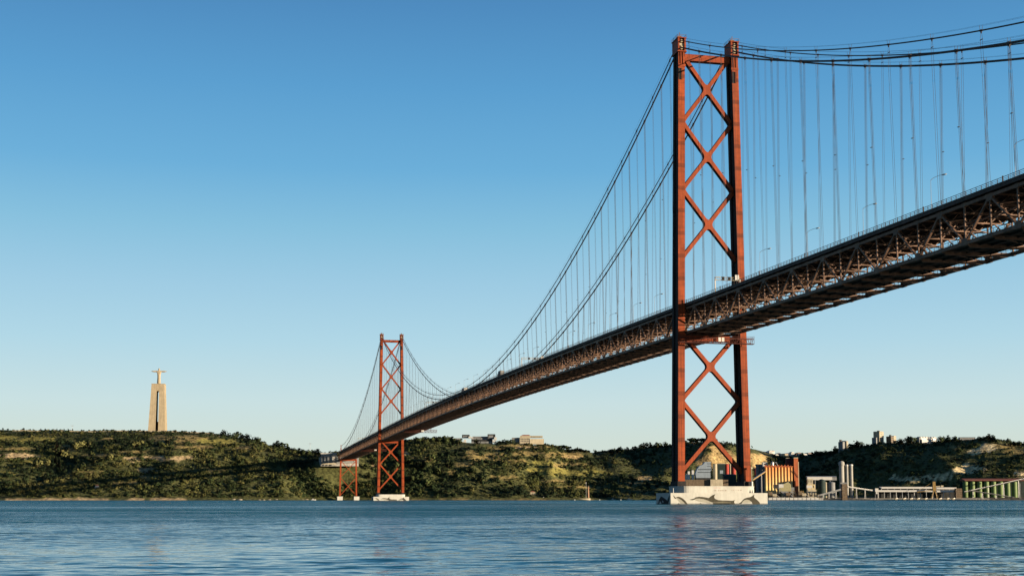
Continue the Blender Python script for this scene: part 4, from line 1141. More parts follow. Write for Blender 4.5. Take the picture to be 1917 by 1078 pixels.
# ------------------------------------------------------------------ waterfront industry
ZQ = 3.2                                            # quay level
q = MB()
a = [at(1236, 2030), at(1262, 1990), at(1540, 1990), at(1540, 2320), at(1236, 2320)]
q.prism([(p.x, p.y) for p in a], 'z', -4, ZQ)
qo = q.build('quay', M_CONC2); setp(qo, kind='structure')
def tank(par, name, x, y, r, z0, z1, mm, cone=0.0, n=20):
    m = MB(); m.cyl(x, y, z0, z1, r, n)
    if cone: m.tube([(x, y, z1), (x, y, z1 + cone)], [r * 1.02, r * .15], n)
    return m.build(name, mm, par)
def conveyor(u0, v0, u1, v1, D, D1, label, mm, w=2.6, h=2.4, legs=(), hood=True):
    p, p1 = at(u0, D, hz(v0, D)), at(u1, D1, hz(v1, D1))
    t = empty('conveyor', (p.x, p.y, 0), 0, label, 'conveyor', 'inclined conveyors along the waterfront')
    a, b_ = Vector((0, 0, p.z)), Vector((p1.x - p.x, p1.y - p.y, p1.z))
    MB().beam(a, b_, w, h).build('gallery', mm, t)
    m = MB()
    for s in (-1, 1):
        sd = Vector((ca, -sa, 0)) * 0; up_ = Vector((0, 0, 1.0))
        m.beam(a + up_ * (h / 2 + .15), b_ + up_ * (h / 2 + .15), w + .3, .25); break
    m.build('gallery_roof', M_GALV, t)
    for f in legs:
        c = a.lerp(b_, f)
        m = MB(); zt_ = c.z - h / 2
        m.beam((c.x - .9, c.y, ZQ - 1), (c.x - .3, c.y, zt_), .35, .35, (0, 1, 0)); m.beam((c.x + .9, c.y, ZQ - 1), (c.x + .3, c.y, zt_), .35, .35, (0, 1, 0)); m.build('trestle_leg', M_GALV, t)
    return t

# --- between the legs of the near tower
D = 2150
t = site('stepped_works_building', 1317, D, ZQ, 'stepped blue-grey works building with dark window bands, between the near tower legs', 'building')
X = lambda u: wid(u - 1317, D); Z = lambda v: hz(v, D) - ZQ
M_BLUE = mat('blue_grey_cladding', (0.18, 0.22, 0.26), .6, .08, .2)
w = MB().prism([(X(1303), Z(894)), (X(1332), Z(894)), (X(1332), Z(864)), (X(1320), Z(864)), (X(1316.5), Z(869)), (X(1310), Z(871.5)), (X(1305), Z(878)), (X(1302), Z(886))], 'y', 0, 16).build('wall', M_BLUE, t)
for v0, v1, a, b_ in ((879, 877.6, 1307, 1331), (884.2, 883, 1306, 1330), (868, 867, 1324, 1331), (872.5, 871.6, 1323.5, 1331)):
    MB().box(X(a), X(b_), -.12, .1, Z(v0), Z(v1)).build('window_band', M_GLASS, w)
MB().box(X(1303), X(1332), 1, 15, 0, Z(894)).build('dark_base', M_DARK, t)
for u in (1306.5, 1312, 1321.5, 1327): MB().box(X(u) - .5, X(u) + .5, .8, 1.2, 1, 4.2).build('lit_doorway', M_WHITE, t)
t = site('yellow_tower', 1332, 2120, ZQ, 'slim yellow lattice tower beside the blue-grey works building', 'tower'); m = MB(); hh = hz(864, 2120) - ZQ
for x in (-1.1, 1.1):
    for y in (-1.1, 1.1): m.beam((x, y, 0), (x * .6, y * .6, hh), .5, .5)
for i in range(10): m.beam((-1.1, -1.1, hh * i / 10), (1.0, -1.0, hh * (i + 1) / 10), .3, .3, (0, 1, 0)); m.beam((1.1, -1.1, hh * i / 10), (1.0, 1.0, hh * (i + 1) / 10), .3, .3)
m.build('lattice', M_YELLOW, t); MB().box(-1.6, 1.6, -1.6, 1.6, hh * .55, hh * .75).build('machine_cabin', M_YELLOW, t)
t = site('cream_silo', 1338.5, 2160, ZQ, 'narrow cream silo with a sloped hopper foot beside the yellow tower', 'silo'); tank(t, 'barrel', 0, 0, 3.4, 13, hz(868, 2160) - ZQ, M_CREAM); m = MB(); m.tube([(1.5, 0, 5), (0, 0, 13)], [.8, 3.4], 14); m.build('hopper', M_CREAM, t)
for a in (0, 1, 2, 3): MB().beam((2.6 * (1 if a % 2 else -1), 2.6 * (1 if a > 1 else -1), 0), (2.6 * (1 if a % 2 else -1), 2.6 * (1 if a > 1 else -1), 13.2), .4, .4).build('leg', M_GREY, t)
t = site('dark_green_works', 1350.5, 2170, ZQ, 'dark green metal-clad works building between the cream silo and the red tanks', 'building')
w = MB().box(wid(-7.5, 2170), wid(7, 2170), 0, 14, 0, hz(868, 2170) - ZQ).build('wall', M_DGREEN, t); MB().box(wid(-7.5, 2170) - .4, wid(7, 2170) + .4, -.4, 14.4, hz(868, 2170) - ZQ, hz(867.2, 2170) - ZQ).build('roof', M_GREY, t)
MB().box(wid(-3, 2170), wid(3, 2170), -.15, .1, hz(886, 2170) - ZQ, hz(880, 2170) - ZQ).build('window', M_BLUE, w)
for u, r_px, v, lab, mm in ((1360.5, 4.0, 869, 'red storage tank left of a cream one, between the near tower legs', M_RED), (1366.8, 2.4, 869, 'narrow cream tank between two red ones, between the near tower legs', M_CREAM), (1373.2, 4.2, 870, 'red storage tank right of a cream one, beside the right tower leg', M_RED), (1414.8, 3.2, 877, 'red tank just right of the near tower right leg', M_RED)):
    D = 2185; t = site('storage_tank', u, D, ZQ, lab, 'tank', 'tanks by the near tower'); tank(t, 'shell', 0, 0, wid(r_px, D), hz(889, D) - ZQ, hz(v, D) - ZQ, mm); tank(t, 'base', 0, 0, wid(r_px, D) * .96, 0, hz(889, D) - ZQ, M_DARK); tank(t, 'roof_cap', 0, 0, wid(r_px, D) * 1.02, hz(v, D) - ZQ, hz(v, D) - ZQ + .4, mm, .9)
t = site('low_dark_shed', 1367, 2100, ZQ, 'low dark shed with a lean-to roof below the red tanks', 'shed'); w = MB().box(wid(-12, 2100), wid(11, 2100), 0, 12, 0, hz(889, 2100) - ZQ).build('wall', M_DGREEN, t); MB().prism([(0, hz(889, 2100) - ZQ), (12, hz(889, 2100) - ZQ), (12, hz(888, 2100) - ZQ + 1)], 'x', wid(-12.3, 2100), wid(11.3, 2100)).build('roof', M_DARK, t); MB().box(-9, -3, -.1, .1, 1, 6).build('door', M_DARK, w)
t = site('retaining_wall', 1318, 2030, 0, 'dark brown quay wall with a bright concrete block, low between the near tower legs', 'wall')
MB().box(wid(-36, 2030), wid(45, 2030), 0, 8, 0, hz(897.5, 2030)).build('wall', M_BROWN, t); MB().box(wid(11, 2030), wid(34, 2030), -4, -.05, 0, hz(897, 2030)).build('concrete_block', M_CREAM, t)
for i, (u, v) in enumerate(((1285.5, 888), (1289.5, 882), (1297, 880))):
    t = site('white_hut', u, 2110, ZQ, ['smallest white hut beside the left tower leg on the quay', 'taller white hut second from the left tower leg', 'white hut nearest the blue-grey works building'][i], 'hut', 'white huts on the quay'); w = MB().box(-1.7, 1.7, 0, 5, 0, hz(v, 2110) - ZQ).build('wall', M_WHITE, t); MB().prism([(-2, hz(v, 2110) - ZQ), (2, hz(v, 2110) - ZQ), (0, hz(v, 2110) - ZQ + 1.3)], 'y', -.3, 5.3).build('roof', M_GREY, t); MB().box(-.5, .5, -.06, .1, 0, 2.2).build('door', M_DARK, w)

# --- orange silo bank
D = 2060
for i in range(9):
    u = 1433.5 + i * 5.95
    t = site('silo', u, D, ZQ, f'tall weathered orange and cream silo, {ordinal(i)} from the left in the row of nine', 'silo', 'row of orange silos')
    r = wid(2.75, D)
    tank(t, 'barrel', 0, 0, r, 0, hz(874, D) - ZQ, M_SILO, 0, 22)
    MB().box(-wid(2.9, D), wid(2.9, D), -r - .6, r + .6, hz(874, D) - ZQ, hz(872, D) - ZQ).build('top_rim', M_ORANGE, t)
    MB().box(-1.0, 1.0, -1, 1, hz(872, D) - ZQ, hz(869.8, D) - ZQ).build('vent', M_ORANGE, t)
    MB().tube([(0, 0, 22), (0, 0, 22.5)], r * 1.03, 22).build('hoop', M_CREAM, t)
M_RUST = mat('rust_render', (0.20, 0.075, 0.035), .85, .15, .2)
t = site('silo_backing_block', 1460, D + 8, ZQ, 'dark red backing wall behind the row of orange silos', 'wall'); MB().box(wid(-28, D), wid(27, D), 0, 6, 0, hz(874.5, D) - ZQ).build('wall', M_RUST, t)
t = site('lift_tower', 1490.3, D - 3, ZQ, 'orange lift tower at the right end of the orange silos, taller than them', 'tower')
w = MB().box(wid(-3.9, D), wid(3.9, D), 0, 9, 0, hz(857.5, D) - ZQ).build('wall', M_ORANGE, t)
MB().box(wid(-4, D), wid(4.0, D), -.2, 9.2, hz(857.5, D) - ZQ, hz(856, D) - ZQ).build('parapet', M_CREAM, t)
MB().box(wid(3.9, D), wid(5.4, D), 1, 8, 0, hz(864, D) - ZQ).build('side_shaft', M_CREAM, t)
MB().beam((wid(-5, D), -.7, hz(880, D) - ZQ), (wid(4, D), -.7, hz(893, D) - ZQ), .5, .5).build('outside_stair', M_DARK, w)
t = site('dark_head_house', 1479.5, D + 3, ZQ, 'dark red head house on top of the orange silos beside the lift tower', 'building'); MB().box(wid(-7, D), wid(7, D), 0, 8, hz(872, D) - ZQ, hz(857.5, D) - ZQ).build('wall', M_TILE, t); MB().box(wid(-7.3, D), wid(-1, D), -.4, 8.4, hz(857.5, D) - ZQ, hz(856.4, D) - ZQ).build('roof', M_CREAM, t); MB().box(wid(-1, D), wid(7.2, D), -.4, 8.4, hz(857.5, D) - ZQ, hz(856.9, D) - ZQ).build('roof', M_TILE, t)
t = site('grey_silo_block', 1424.5, 2090, ZQ, 'shaded grey silo block left of the orange silos', 'silo block')
for x in (-5, 0, 5): tank(t, 'barrel', x * 1.05, 0, 2.7, 0, hz(871, 2090) - ZQ, M_GREY)
MB().box(-8.5, 8.5, -3, 3, hz(871, 2090) - ZQ, hz(868.5, 2090) - ZQ).build('head_house', M_GREY, t)
t = site('white_roof_cabin', 1432.5, 2068, hz(871.5, 2068), 'white cabin standing above the left end of the orange silos', 'cabin'); w = MB().box(wid(-4.3, 2068), wid(4.3, 2068), 0, 6, -2, 5.2).build('wall', M_WHITE, t); MB().box(wid(-4.6, 2068), wid(4.6, 2068), -.3, 6.3, 5.2, 5.6).build('roof', M_GALV, t); MB().box(-2, 2, -.08, .1, 1.5, 3.5).build('window', M_GLASS, w)
t = site('grey_cyclone', 1446, 2066, hz(871.5, 2066), 'grey rounded dust cyclone above the orange silos', 'cyclone'); tank(t, 'drum', 0, 0, 2.4, 0, 5.2, M_GALV, 1.6); m = MB(); m.tube([(2.2, 0, 4.5), (6, 0, 5.2), (8, 0, 0)], .55, 8); m.build('duct', M_GALV, t)
conveyor(1408.5, 898, 1432, 882.5, 2010, 2050, 'cream inclined conveyor rising to the left end of the orange silos', M_YELLOW, 2.0, 1.6, (.72,))
t = site('loading_hopper', 1468, 2015, ZQ, 'grey-green loading hopper standing in front of the orange silos', 'hopper'); Dh = 2015
MB().prism([(-9, 10), (9, 10), (9, 20), (5, 24), (-9, 18)], 'y', -4, 4).build('bin', mat('hopper_olive', (0.25, 0.23, 0.13), .8), t); MB().prism([(-7, 10), (7, 10), (2, 4), (-2, 4)], 'y', -3.5, 3.5).build('chute', M_GREY, t)
for x in (-8, 8):
    for y in (-3.6, 3.6): MB().beam((x, y, 0), (x, y, 10), .6, .6).build('leg', M_GALV, t)
MB().box(9, 14, -3, 3, 0, 16).build('side_bin', M_GREY, t)
t = site('ship_loader', 1455, 2002, ZQ, 'dark ship loader with a white cabin on the quay before the orange silos', 'ship loader')
m = MB(); m.beam((-9, 0, 0), (-3, 0, 17), .8, .8, (0, 1, 0)); m.beam((5, 0, 0), (-3, 0, 17), .8, .8, (0, 1, 0)); m.beam((-9, 0, 0), (5, 0, 0), .8, .8); m.beam((-11, 0, 6), (3, 0, 6.8), .9, 1.2); m.build('frame', M_DARK, t)
MB().box(-6, 0, -2, 2, 14.5, 20).build('machine_house', M_DARK, t); MB().box(1.5, 8.5, -2, 2, 15.5, 20.5).build('operator_cabin', M_WHITE, t); m = MB(); m.beam((0, 0, 16), (12, -2, 4), .6, .8); m.build('boom', M_GALV, t)
for i, (u, hh, c1) in enumerate(((1441, 9, M_BROWN), (1449, 6, M_CREAM), (1474, 8, M_BROWN), (1497, 10, M_BROWN), (1504, 7, M_CREAM))):
    t = site('quay_machine', u, 1998, ZQ, ['brown crusher frame at the left of the silo quay', 'cream conveyor head left of the ship loader', 'brown machine frame right of the ship loader', 'brown machine frame below the lift tower', 'cream machine house right of the lift tower'][i], 'machine', 'machinery on the silo quay')
    MB().box(-3, 3, -2, 2, hh * .45, hh).build('housing', c1, t)
    for x in (-2.6, 2.6): MB().beam((x, 0, 0), (x * .8, 0, hh * .45), .5, .5, (0, 1, 0)).build('leg', M_DARK, t)
    m = MB(); m.beam((3, 0, hh * .8), (7.5, 0, hh * .2), .5, .7, (0, 1, 0)); m.build('chute', M_GALV, t)
cl = random.Random(3)
for i in range(14):
    u = 1440 + i * 6.6 + cl.uniform(-2, 2); D = cl.uniform(1996, 2012); w_ = cl.uniform(1.6, 4.2); hh = cl.uniform(3.5, 11)
    t = site('loading_gantry', u, D, ZQ, 'small brown and grey steel frame in the clutter along the silo quay', 'steel frame', 'clutter of frames along the silo quay', cl.uniform(-30, 30))
    m = MB()
    for x in (-w_, w_):
        for y in (-1.4, 1.4): m.beam((x, y, 0), (x * cl.uniform(.6, 1), y, hh), .35, .35, (0, 1, 0))
    for z in (hh * .35, hh * .7, hh): m.beam((-w_, -1.4, z), (w_, -1.4, z), .25, .25); m.beam((-w_, 1.4, z), (w_, 1.4, z), .25, .25)
    m.beam((-w_, -1.4, 0), (w_, -1.4, hh * .7), .22, .22, (0, 1, 0)); m.beam((w_, 0, hh), (w_ + cl.uniform(2, 5), -.5, hh * cl.uniform(.2, .6)), .3, .5, (0, 1, 0))
    m.build('frame', cl.choice([M_BROWN, M_DARK, M_GREY, M_YELLOW]), t)
    MB().box(-w_ * .8, w_ * .3, -1.1, 1.1, hh * .38, hh * .66).build('machine_box', cl.choice([M_CREAM, M_GREY, M_BROWN, M_DARK]), t)
for i, (u, rr_, hh) in enumerate(((1447, 7, 4.5), (1500, 8, 5.0), (1512, 6, 3.8))):
    t = site('gravel_heap', u, 2004, ZQ - .1, ['sandy gravel heap at the left of the silo quay', 'largest sandy gravel heap below the lift tower', 'smaller sandy gravel heap by the cream crusher building'][i], 'heap')
    MB().tube([(0, 0, 0), (0, 0, hh * .5), (0, 0, hh * .9), (.3, 0, hh)], [rr_, rr_ * .55, rr_ * .14, .1], 18).build('heap', M_ROCK, t)
m = MB(); p, q_ = at(1440, 1993, ZQ), at(1538, 1993, ZQ)
for k in range(41):
    c = p.lerp(q_, k / 40); m.beam(c, c + Vector((0, 0, 1.3)), .12, .12, (0, 1, 0))
for dz in (.7, 1.3): m.beam(p + Vector((0, 0, dz)), q_ + Vector((0, 0, dz)), .1, .1)
setp(m.build('quay_railing', M_GALV), 'thin grey railing along the edge of the silo quay', 'railing')
for i in range(12):                                                # white concrete fenders along the quay edge
    u = 1441 + i * 7.9
    t = site('quay_fender', u, 1989.5, 0, 'white concrete quay block at the water edge below the orange silos', 'quay block', 'white blocks along the quay edge')
    MB().box(-wid(3.4, 1990), wid(3.4, 1990), -1.2, .3, .5, 3.6).build('block', M_WHITE, t)
    MB().cyl(wid(3.9, 1990), -.5, -.5, 3.2, .35, 8).build('rubbing_post', M_DARK, t)

# --- gallery, tanks and tall stacks
D = 2075
t = site('long_gallery', 1532, D, ZQ, 'long cream conveyor gallery raised above the tanks right of the orange silos', 'gallery')
w = MB().box(wid(-21, D), wid(25.5, D), 0, 8, hz(898, D) - ZQ, hz(892, D) - ZQ).build('wall', M_WHITE, t)
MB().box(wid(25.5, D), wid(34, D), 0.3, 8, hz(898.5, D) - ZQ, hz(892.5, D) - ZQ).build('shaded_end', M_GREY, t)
MB().prism([(-.5, hz(892, D) - ZQ), (8.5, hz(892, D) - ZQ), (4, hz(890.8, D) - ZQ)], 'x', wid(-22, D), wid(34, D)).build('roof', M_GALV, t)
for u in (-20, -6, 8, 22): MB().box(wid(u, D) - .5, wid(u, D) + .5, 1, 7, 0, hz(898, D) - ZQ).build('support', M_GREY, t)
D = 2040
t = site('cream_stone_block', 1519.5, D, ZQ, 'cream stone-built crusher building below the left end of the long gallery', 'building')
for i, (a, b_, v0, v1) in enumerate(((-8, 8, 932, 916), (-9, 6, 916, 906), (-8, 2, 906, 896))):
    w = MB().box(wid(a, D), wid(b_, D), 0, 9 - i, max(hz(v0, D) - ZQ, 0), hz(v1, D) - ZQ).build('storey', M_CREAM if i != 1 else mat('straw_render', (.46, .38, .22), .85, .2, .3), t)
    windows_grid(w, wid(a + 1, D), wid(b_ - 1, D), 0, hz(v0, D) - ZQ + 1, hz(v1, D) - ZQ, 3, 1, .35, .5)
t = site('white_signal_cabin', 1514.5, 2020, ZQ, 'small white cabin on stilts before the cream crusher building', 'cabin'); MB().box(wid(-5, 2020), wid(5, 2020), 0, 5, hz(913, 2020) - ZQ, hz(908, 2020) - ZQ).build('wall', M_WHITE, t)
for x in (-3, 3): MB().beam((x, 1, 0), (x, 1, hz(913, 2020) - ZQ), .4, .4).build('leg', M_GALV, t)
for u, r_px, v, mm, lab in ((1537.5, 7.0, 899, M_DGREEN, 'wide dark tank with a flat top under the long gallery'), (1545, 3.2, 904, M_CREAM, 'small pale tank between the dark tank and the grey one'), (1556, 6.4, 903.5, M_GREY, 'grey domed tank lit from the right, left of the tall stacks')):
    t = site('storage_tank', u, 2055, ZQ, lab, 'tank', 'tanks under the long gallery'); tank(t, 'shell', 0, 0, wid(r_px, 2055), 0, hz(v, 2055) - ZQ, mm, 0, 26); tank(t, 'roof_cap', 0, 0, wid(r_px, 2055) * 1.02, hz(v, 2055) - ZQ, hz(v, 2055) - ZQ + .5, mm, 1.6, 26)
M_STACK = mat('stack_concrete', (0.24, 0.235, 0.215), .8, .1, .15)
D = 2085
for u, rp_, v, lab in ((1575.3, 4.6, 872, 'widest of the three tall grey silos, with a ball-shaped cap'), (1585.3, 2.4, 872, 'slim middle one of the three tall grey silos'), (1593.3, 3.1, 871.5, 'rightmost of the three tall grey silos')):
    t = site('tall_silo', u, D, ZQ, lab, 'silo', 'three tall grey silos'); r = wid(rp_, D); zt_ = hz(v, D) - ZQ
    tank(t, 'barrel', 0, 0, r, 0, zt_, M_STACK, 0, 24)
    if rp_ > 4:
        m = MB(); m.tube([(0, 0, zt_), (0, 0, zt_ + 1.2), (0, 0, zt_ + 2.0), (0, 0, zt_ + 5.2), (0, 0, zt_ + 7.2), (0, 0, zt_ + 8)], [r * 1.0, r * 1.15, r * 1.22, r * 1.2, r * .8, r * .2], 24); m.build('cap', M_STACK, t)
    else:
        MB().tube([(0, 0, zt_), (0, 0, zt_ + 2.0), (0, 0, zt_ + 2.6)], [r * 1.12, r * 1.12, r * .3], 20).build('cap', M_WHITE, t)
t = site('brown_lattice_block', 1580.5, 2010, 0, 'brown louvred transfer tower standing in the water before the tall grey silos', 'tower')
for i in range(6): MB().box(wid(-5, 2010) + .3 * (i % 2), wid(5, 2010) - .3 * (i % 2), -.3 * (i % 2), 7, -1 + i * 4.2, 3.0 + i * 4.2).build('storey', M_BROWN, t)
MB().box(wid(-7.5, 2010), wid(4.5, 2010), 1, 6, 24.2, 26.5).build('head_house', M_GREY, t)
conveyor(1529, 928, 1573, 916, 2005, 2008, 'grey inclined conveyor rising from the quay to the brown louvred tower', M_GREY, 2.4, 2.2, (.25, .5, .8))
conveyor(1586, 911, 1640, 919, 2012, 2030, 'thin grey conveyor running right from the brown louvred tower to the white cabin', M_GREY, 1.6, 1.5, (.3, .6))
t = site('white_transfer_cabin', 1640.5, 2025, 0, 'white transfer cabin at the left end of the long sheds', 'cabin'); MB().box(wid(-3, 2025), wid(3, 2025), 0, 5, hz(920, 2025), hz(913.5, 2025)).build('wall', M_WHITE, t); MB().box(-1.2, 1.2, 1, 3.5, hz(924, 2025), hz(920, 2025)).build('chute', M_WHITE, t)
for x in (-2, 2): MB().beam((x, 2, -2), (x, 2, hz(920, 2025)), .4, .4).build('leg', M_GALV, t)

# --- long sheds, jetty, crane
def shed(u0, u1, v0, v1, D, label, dep=9, open_=True):
    c = (u0 + u1) / 2; t = site('long_shed', c, D, 0, label, 'shed', 'long white-roofed sheds on the right bank'); a, b_ = wid(u0 - c, D), wid(u1 - c, D)
    MB().prism([(-.8, hz(v1, D)), (-.8, hz(v1, D) - .5), (dep, hz(v1, D) + (hz(v0, D) - hz(v1, D)) - .6), (dep, hz(v0, D))], 'x', a, b_).build('roof', M_WHITE, t)
    MB().box(a, b_, -1.1, -.82, hz(v1, D) - .6, hz(v0, D) - .3).build('fascia', M_WHITE, t)
    MB().box(a, b_, dep - .5, dep, 1, hz(v1, D) - .6).build('back_wall', M_DARK, t)
    n = max(3, int((b_ - a) / 9))
    for i in range(n + 1):
        x = a + (b_ - a) * i / n
        MB().box(x - .35, x + .35, -.4, .3, -1, hz(v1, D) - .9).build('post', M_WHITE if i % 3 == 0 else M_GALV, t)
shed(1649, 1745, 910.5, 913.5, 2085, 'long shed roof higher and behind, left of the yellow crane', 14)
shed(1643, 1744, 916.5, 919.5, 2045, 'long low shed roof in front, left of the yellow crane', 10)
shed(1752, 1789, 911.5, 914.5, 2085, 'short upper shed roof right of the yellow crane', 14)
shed(1752, 1789, 917.0, 920, 2045, 'short lower shed roof right of the yellow crane', 10)
jt = site('jetty', 1660, 2030, 0, 'long low jetty on piles along the right bank in front of the sheds', 'jetty')
MB().box(wid(-128, 2030), wid(190, 2030), 0, 5, 1.6, 2.6).build('deck', M_CONC2, jt)
m = MB()
for i in range(60): x = wid(-127 + i * 5.3, 2030); m.cyl(x, .5, -2, 1.6, .35, 7); m.cyl(x, 4.5, -2, 1.6, .35, 7)
o = m.build('piles', M_DARK, jt); o['kind'] = 'stuff'
for i, u in enumerate((1676, 1691, 1704, 1717, 1731, 1758, 1772, 1783)):
    t = site('mooring_dolphin', u, 2022, 0, 'pale concrete mooring block standing in the water before the long sheds', 'mooring block', 'mooring blocks before the long sheds')
    MB().box(-1.8, 1.8, -1.8, 1.8, .8, 3.0).build('cap', M_CREAM, t); m = MB()
    for x in (-1.2, 1.2): m.cyl(x, 0, -2, .8, .4, 8)
    m.build('pile', M_DARK, t)
    MB().beam((0, 0, 3), (3.5, 2, 3.2), .5, .35).build('walkway', M_GALV, t)
t = site('yellow_crane', 1748, 2036, 2.6, 'yellow portal crane standing between the long sheds on the jetty', 'crane')
m = MB(); z1 = hz(918, 2036) - 2.6; z2 = hz(901, 2036) - 2.6
for x in (-5, 5):
    for y in (-3, 3): m.beam((x, y, 0), (x * .25, y * .4, z1), .8, .8)
m.box(-2, 2, -1.6, 1.6, z1 - .5, z1 + .5); m.build('portal', M_YELLOW, t)
MB().prism([(-2.6, z1 + .5), (2.6, z1 + .5), (1.4, z2), (-2.6, z2)], 'y', -1.6, 1.6).build('machine_house', M_YELLOW, t)
m = MB(); m.beam((0, 0, z1 + 6), (13, 0, z1 + 7), 1.0, 1.4); m.box(10, 13.5, -1, 1, z1 + 5.4, z1 + 8); m.build('counterweight_arm', M_CREAM, t)
m = MB(); m.beam((-1, 0, z1 + 1), (-26, 0, z1 - 2), .7, .9); m.beam((-1, 0, z2), (-26, 0, z1 - 1.6), .3, .3); m.build('boom', M_YELLOW, t)
t = site('brown_louvre_tower', 1794, 2035, 0, 'brown louvred tower between the long sheds and the green silos', 'tower')
for i in range(6): MB().box(wid(-6, 2035) + .3 * (i % 2), wid(6, 2035) - .3 * (i % 2), -.3 * (i % 2), 7, i * 3.0, i * 3.0 + 2.8).build('storey', M_BROWN, t)

# --- green silos
D = 2130
for i in range(8):
    u = 1806.0 + i * 13.1
    t = site('green_silo', u, D, 2.0, f'tall pale green silo, {ordinal(i)} from the left in the row of eight', 'silo', 'row of green silos')
    r = wid(4.7 + .05 * i, D); z1 = hz(902, D) - 2
    tank(t, 'barrel', 0, 0, r, 0, z1, M_GREEN, 0, 24); tank(t, 'hood', 0, 0, r * 1.03, z1, z1 + .5, M_GREEN, 1.2, 24)
    MB().beam((r + .7, -.4, 0), (r + .7, -.4, z1), .22, .22, (0, 1, 0)).build('ladder', M_DARK, t)
t = site('silo_shed', 1856, D + 9, 2.0, 'dark open shed with a red-brown roof standing over the green silos', 'shed'); a, b_ = wid(-56, D), wid(64, D)
MB().prism([(-13, hz(899.5, D) - 2), (13, hz(899.5, D) - 2), (13, hz(898.5, D) - 2), (2, hz(895, D) - 2), (-13, hz(898.6, D) - 2)], 'x', a, b_).build('roof', M_ROOF, t)
MB().box(a, b_, 8, 9, 0, hz(900, D) - 2).build('back_wall', M_DGREEN, t)
for i in range(9): MB().box(wid(-54.5 + i * 13.1, D) - .35, wid(-54.5 + i * 13.1, D) + .35, -12, -11.4, 0, hz(899.5, D) - 2).build('post', M_DARK, t)
conveyor(1803, 921, 1917, 896, 2070, 2100, 'long grey conveyor crossing in front of the green silos and rising to the right', M_DARK, 1.9, 1.5, (.15, .4, .65, .9))
conveyor(1812, 917.5, 1897, 931, 2062, 2066, 'grey conveyor sloping down to the right before the green silos', M_DARK, 1.6, 1.3, (.3, .6))
t = site('lattice_mast', 1908, 2060, 2, 'thin lattice mast right of the green silos at the photo edge', 'mast'); m = MB()
for x in (-1, 1): m.beam((x, 0, 0), (x * .4, 0, 24), .25, .25, (0, 1, 0))
for i in range(8): m.beam((-1, 0, i * 3), (1, 0, i * 3 + 3), .15, .15, (0, 1, 0))
m.build('lattice', M_GALV, t)

# ------------------------------------------------------------------ shore on the left and middle
def hull(L, B, Hh):
    m = MB(); n = 8; rings = []
    for i in range(n + 1):
        f = i / n; x = -L / 2 + L * f; b_ = B / 2 * (1 - max(0, (f - .55) / .45) ** 2) * (.8 + .2 * min(1, f * 4)); sheer = Hh * (1 + .35 * max(0, f - .5))
        rings.append([(x, -b_, sheer), (x, -b_ * .8, Hh * .3), (x, -b_ * .3, -.3), (x, b_ * .3, -.3), (x, b_ * .8, Hh * .3), (x, b_, sheer)])
    vs = [p for q in rings for p in q]; fs = []
    for i in range(n):
        for k in range(6): fs.append((i * 6 + k, i * 6 + (k + 1) % 6, i * 6 + 6 + (k + 1) % 6, i * 6 + 6 + k))
    fs += [tuple(range(6)), tuple(range(n * 6, n * 6 + 6))]
    m.add(vs, fs); return m
def boat(u, D, L, label, hm, cab=True, mast=0, turn=0, z=.2):
    t = site('boat', u, D, z, label, 'boat', 'boats along the far shore', turn)
    hull(L, L * .27, L * .13).build('hull', hm, t)
    if cab: MB().prism([(-L * .3, L * .12), (L * .02, L * .12), (L * -.03, L * .3), (-L * .28, L * .3)], 'y', -L * .08, L * .08).build('cabin', M_WHITE, t)
    if mast: m = MB(); m.cyl(L * .1, 0, L * .1, mast, .16, 6); m.build('mast', M_BARK, t)
boat(1094, 2060, 18, 'long cream wooden barge on the shore below the brick chimney', M_CREAM, False, 6)
boat(1074, 2058, 8, 'small white motor boat left of the long cream barge', M_WHITE, True)
boat(1018, 2040, 10, 'pale boat hull with its bow raised on the beach right of the far tower', M_CREAM, True, 0, 14, 2.0)
boat(1028, 2044, 9, 'pale boat hull beached just right of another raised hull', M_CREAM, False, 0, -10, 2.0)
boat(1178.5, 2085, 9, 'white cabin boat afloat alone left of the near pier', M_WHITE, True)
boat(588, 1975, 7, 'small white boat by the shore left of the steel trestle', M_WHITE, True)
boat(1148, 2085, 8, 'grey boat moored in the shade left of the white cabin boat', M_GREY, True)
for i, u in enumerate((1038.5, 1075.5, 1122, 1161.5)):
    t = site('buoy', u, 2035, 0, 'small white mooring buoy in the water off the middle shore', 'buoy', 'white mooring buoys'); m = MB(); m.tube([(0, 0, -.6), (0, 0, .1), (0, 0, .9), (0, 0, 1.3)], [.4, 1.0, .95, .25], 10); m.build('float', M_WHITE, t)
D = 2085
t = site('brick_chimney', 1101, D, h1(1101, D) - 1, 'tall slim brick chimney on the shore above the cream barge', 'chimney'); m = MB(); m.cyl(0, 0, 0, hz(909, D) - h1(1101, D) + 1, 1.6, 12, 1.0); m.build('shaft', mat('chimney_brick', (.25, .15, .10), .9, .15, .5), t); MB().tube([(0, 0, hz(909.6, D) - h1(1101, D)), (0, 0, hz(908.8, D) - h1(1101, D) + 1)], 1.2, 12).build('rim', M_BROWN, t)
t = site('flagpole', 1097, D - 8, h1(1097, D - 8), 'thin grey pole just left of the brick chimney', 'pole'); m = MB(); m.cyl(0, 0, 0, hz(900, D) - h1(1097, D), .16, 6); m.box(-.5, .5, -.1, .1, hz(903, D) - h1(1097, D), hz(900.5, D) - h1(1097, D)); m.build('pole', M_GALV, t)
t = site('shore_hut', 997, 2050, h1(997, 2050) - .3, 'small pale hut in the bushes above the beach right of the far tower', 'hut'); w = MB().box(-4, 4, 0, 5, 0, 4).build('wall', M_CREAM, t); MB().prism([(-4.5, 4), (4.5, 4), (0, 6)], 'y', -.4, 5.4).build('roof', M_ROOF, t); MB().box(-.6, .6, -.08, .1, 0, 2.2).build('door', M_DARK, w)
Dm = d_at(182, 915) or 1900
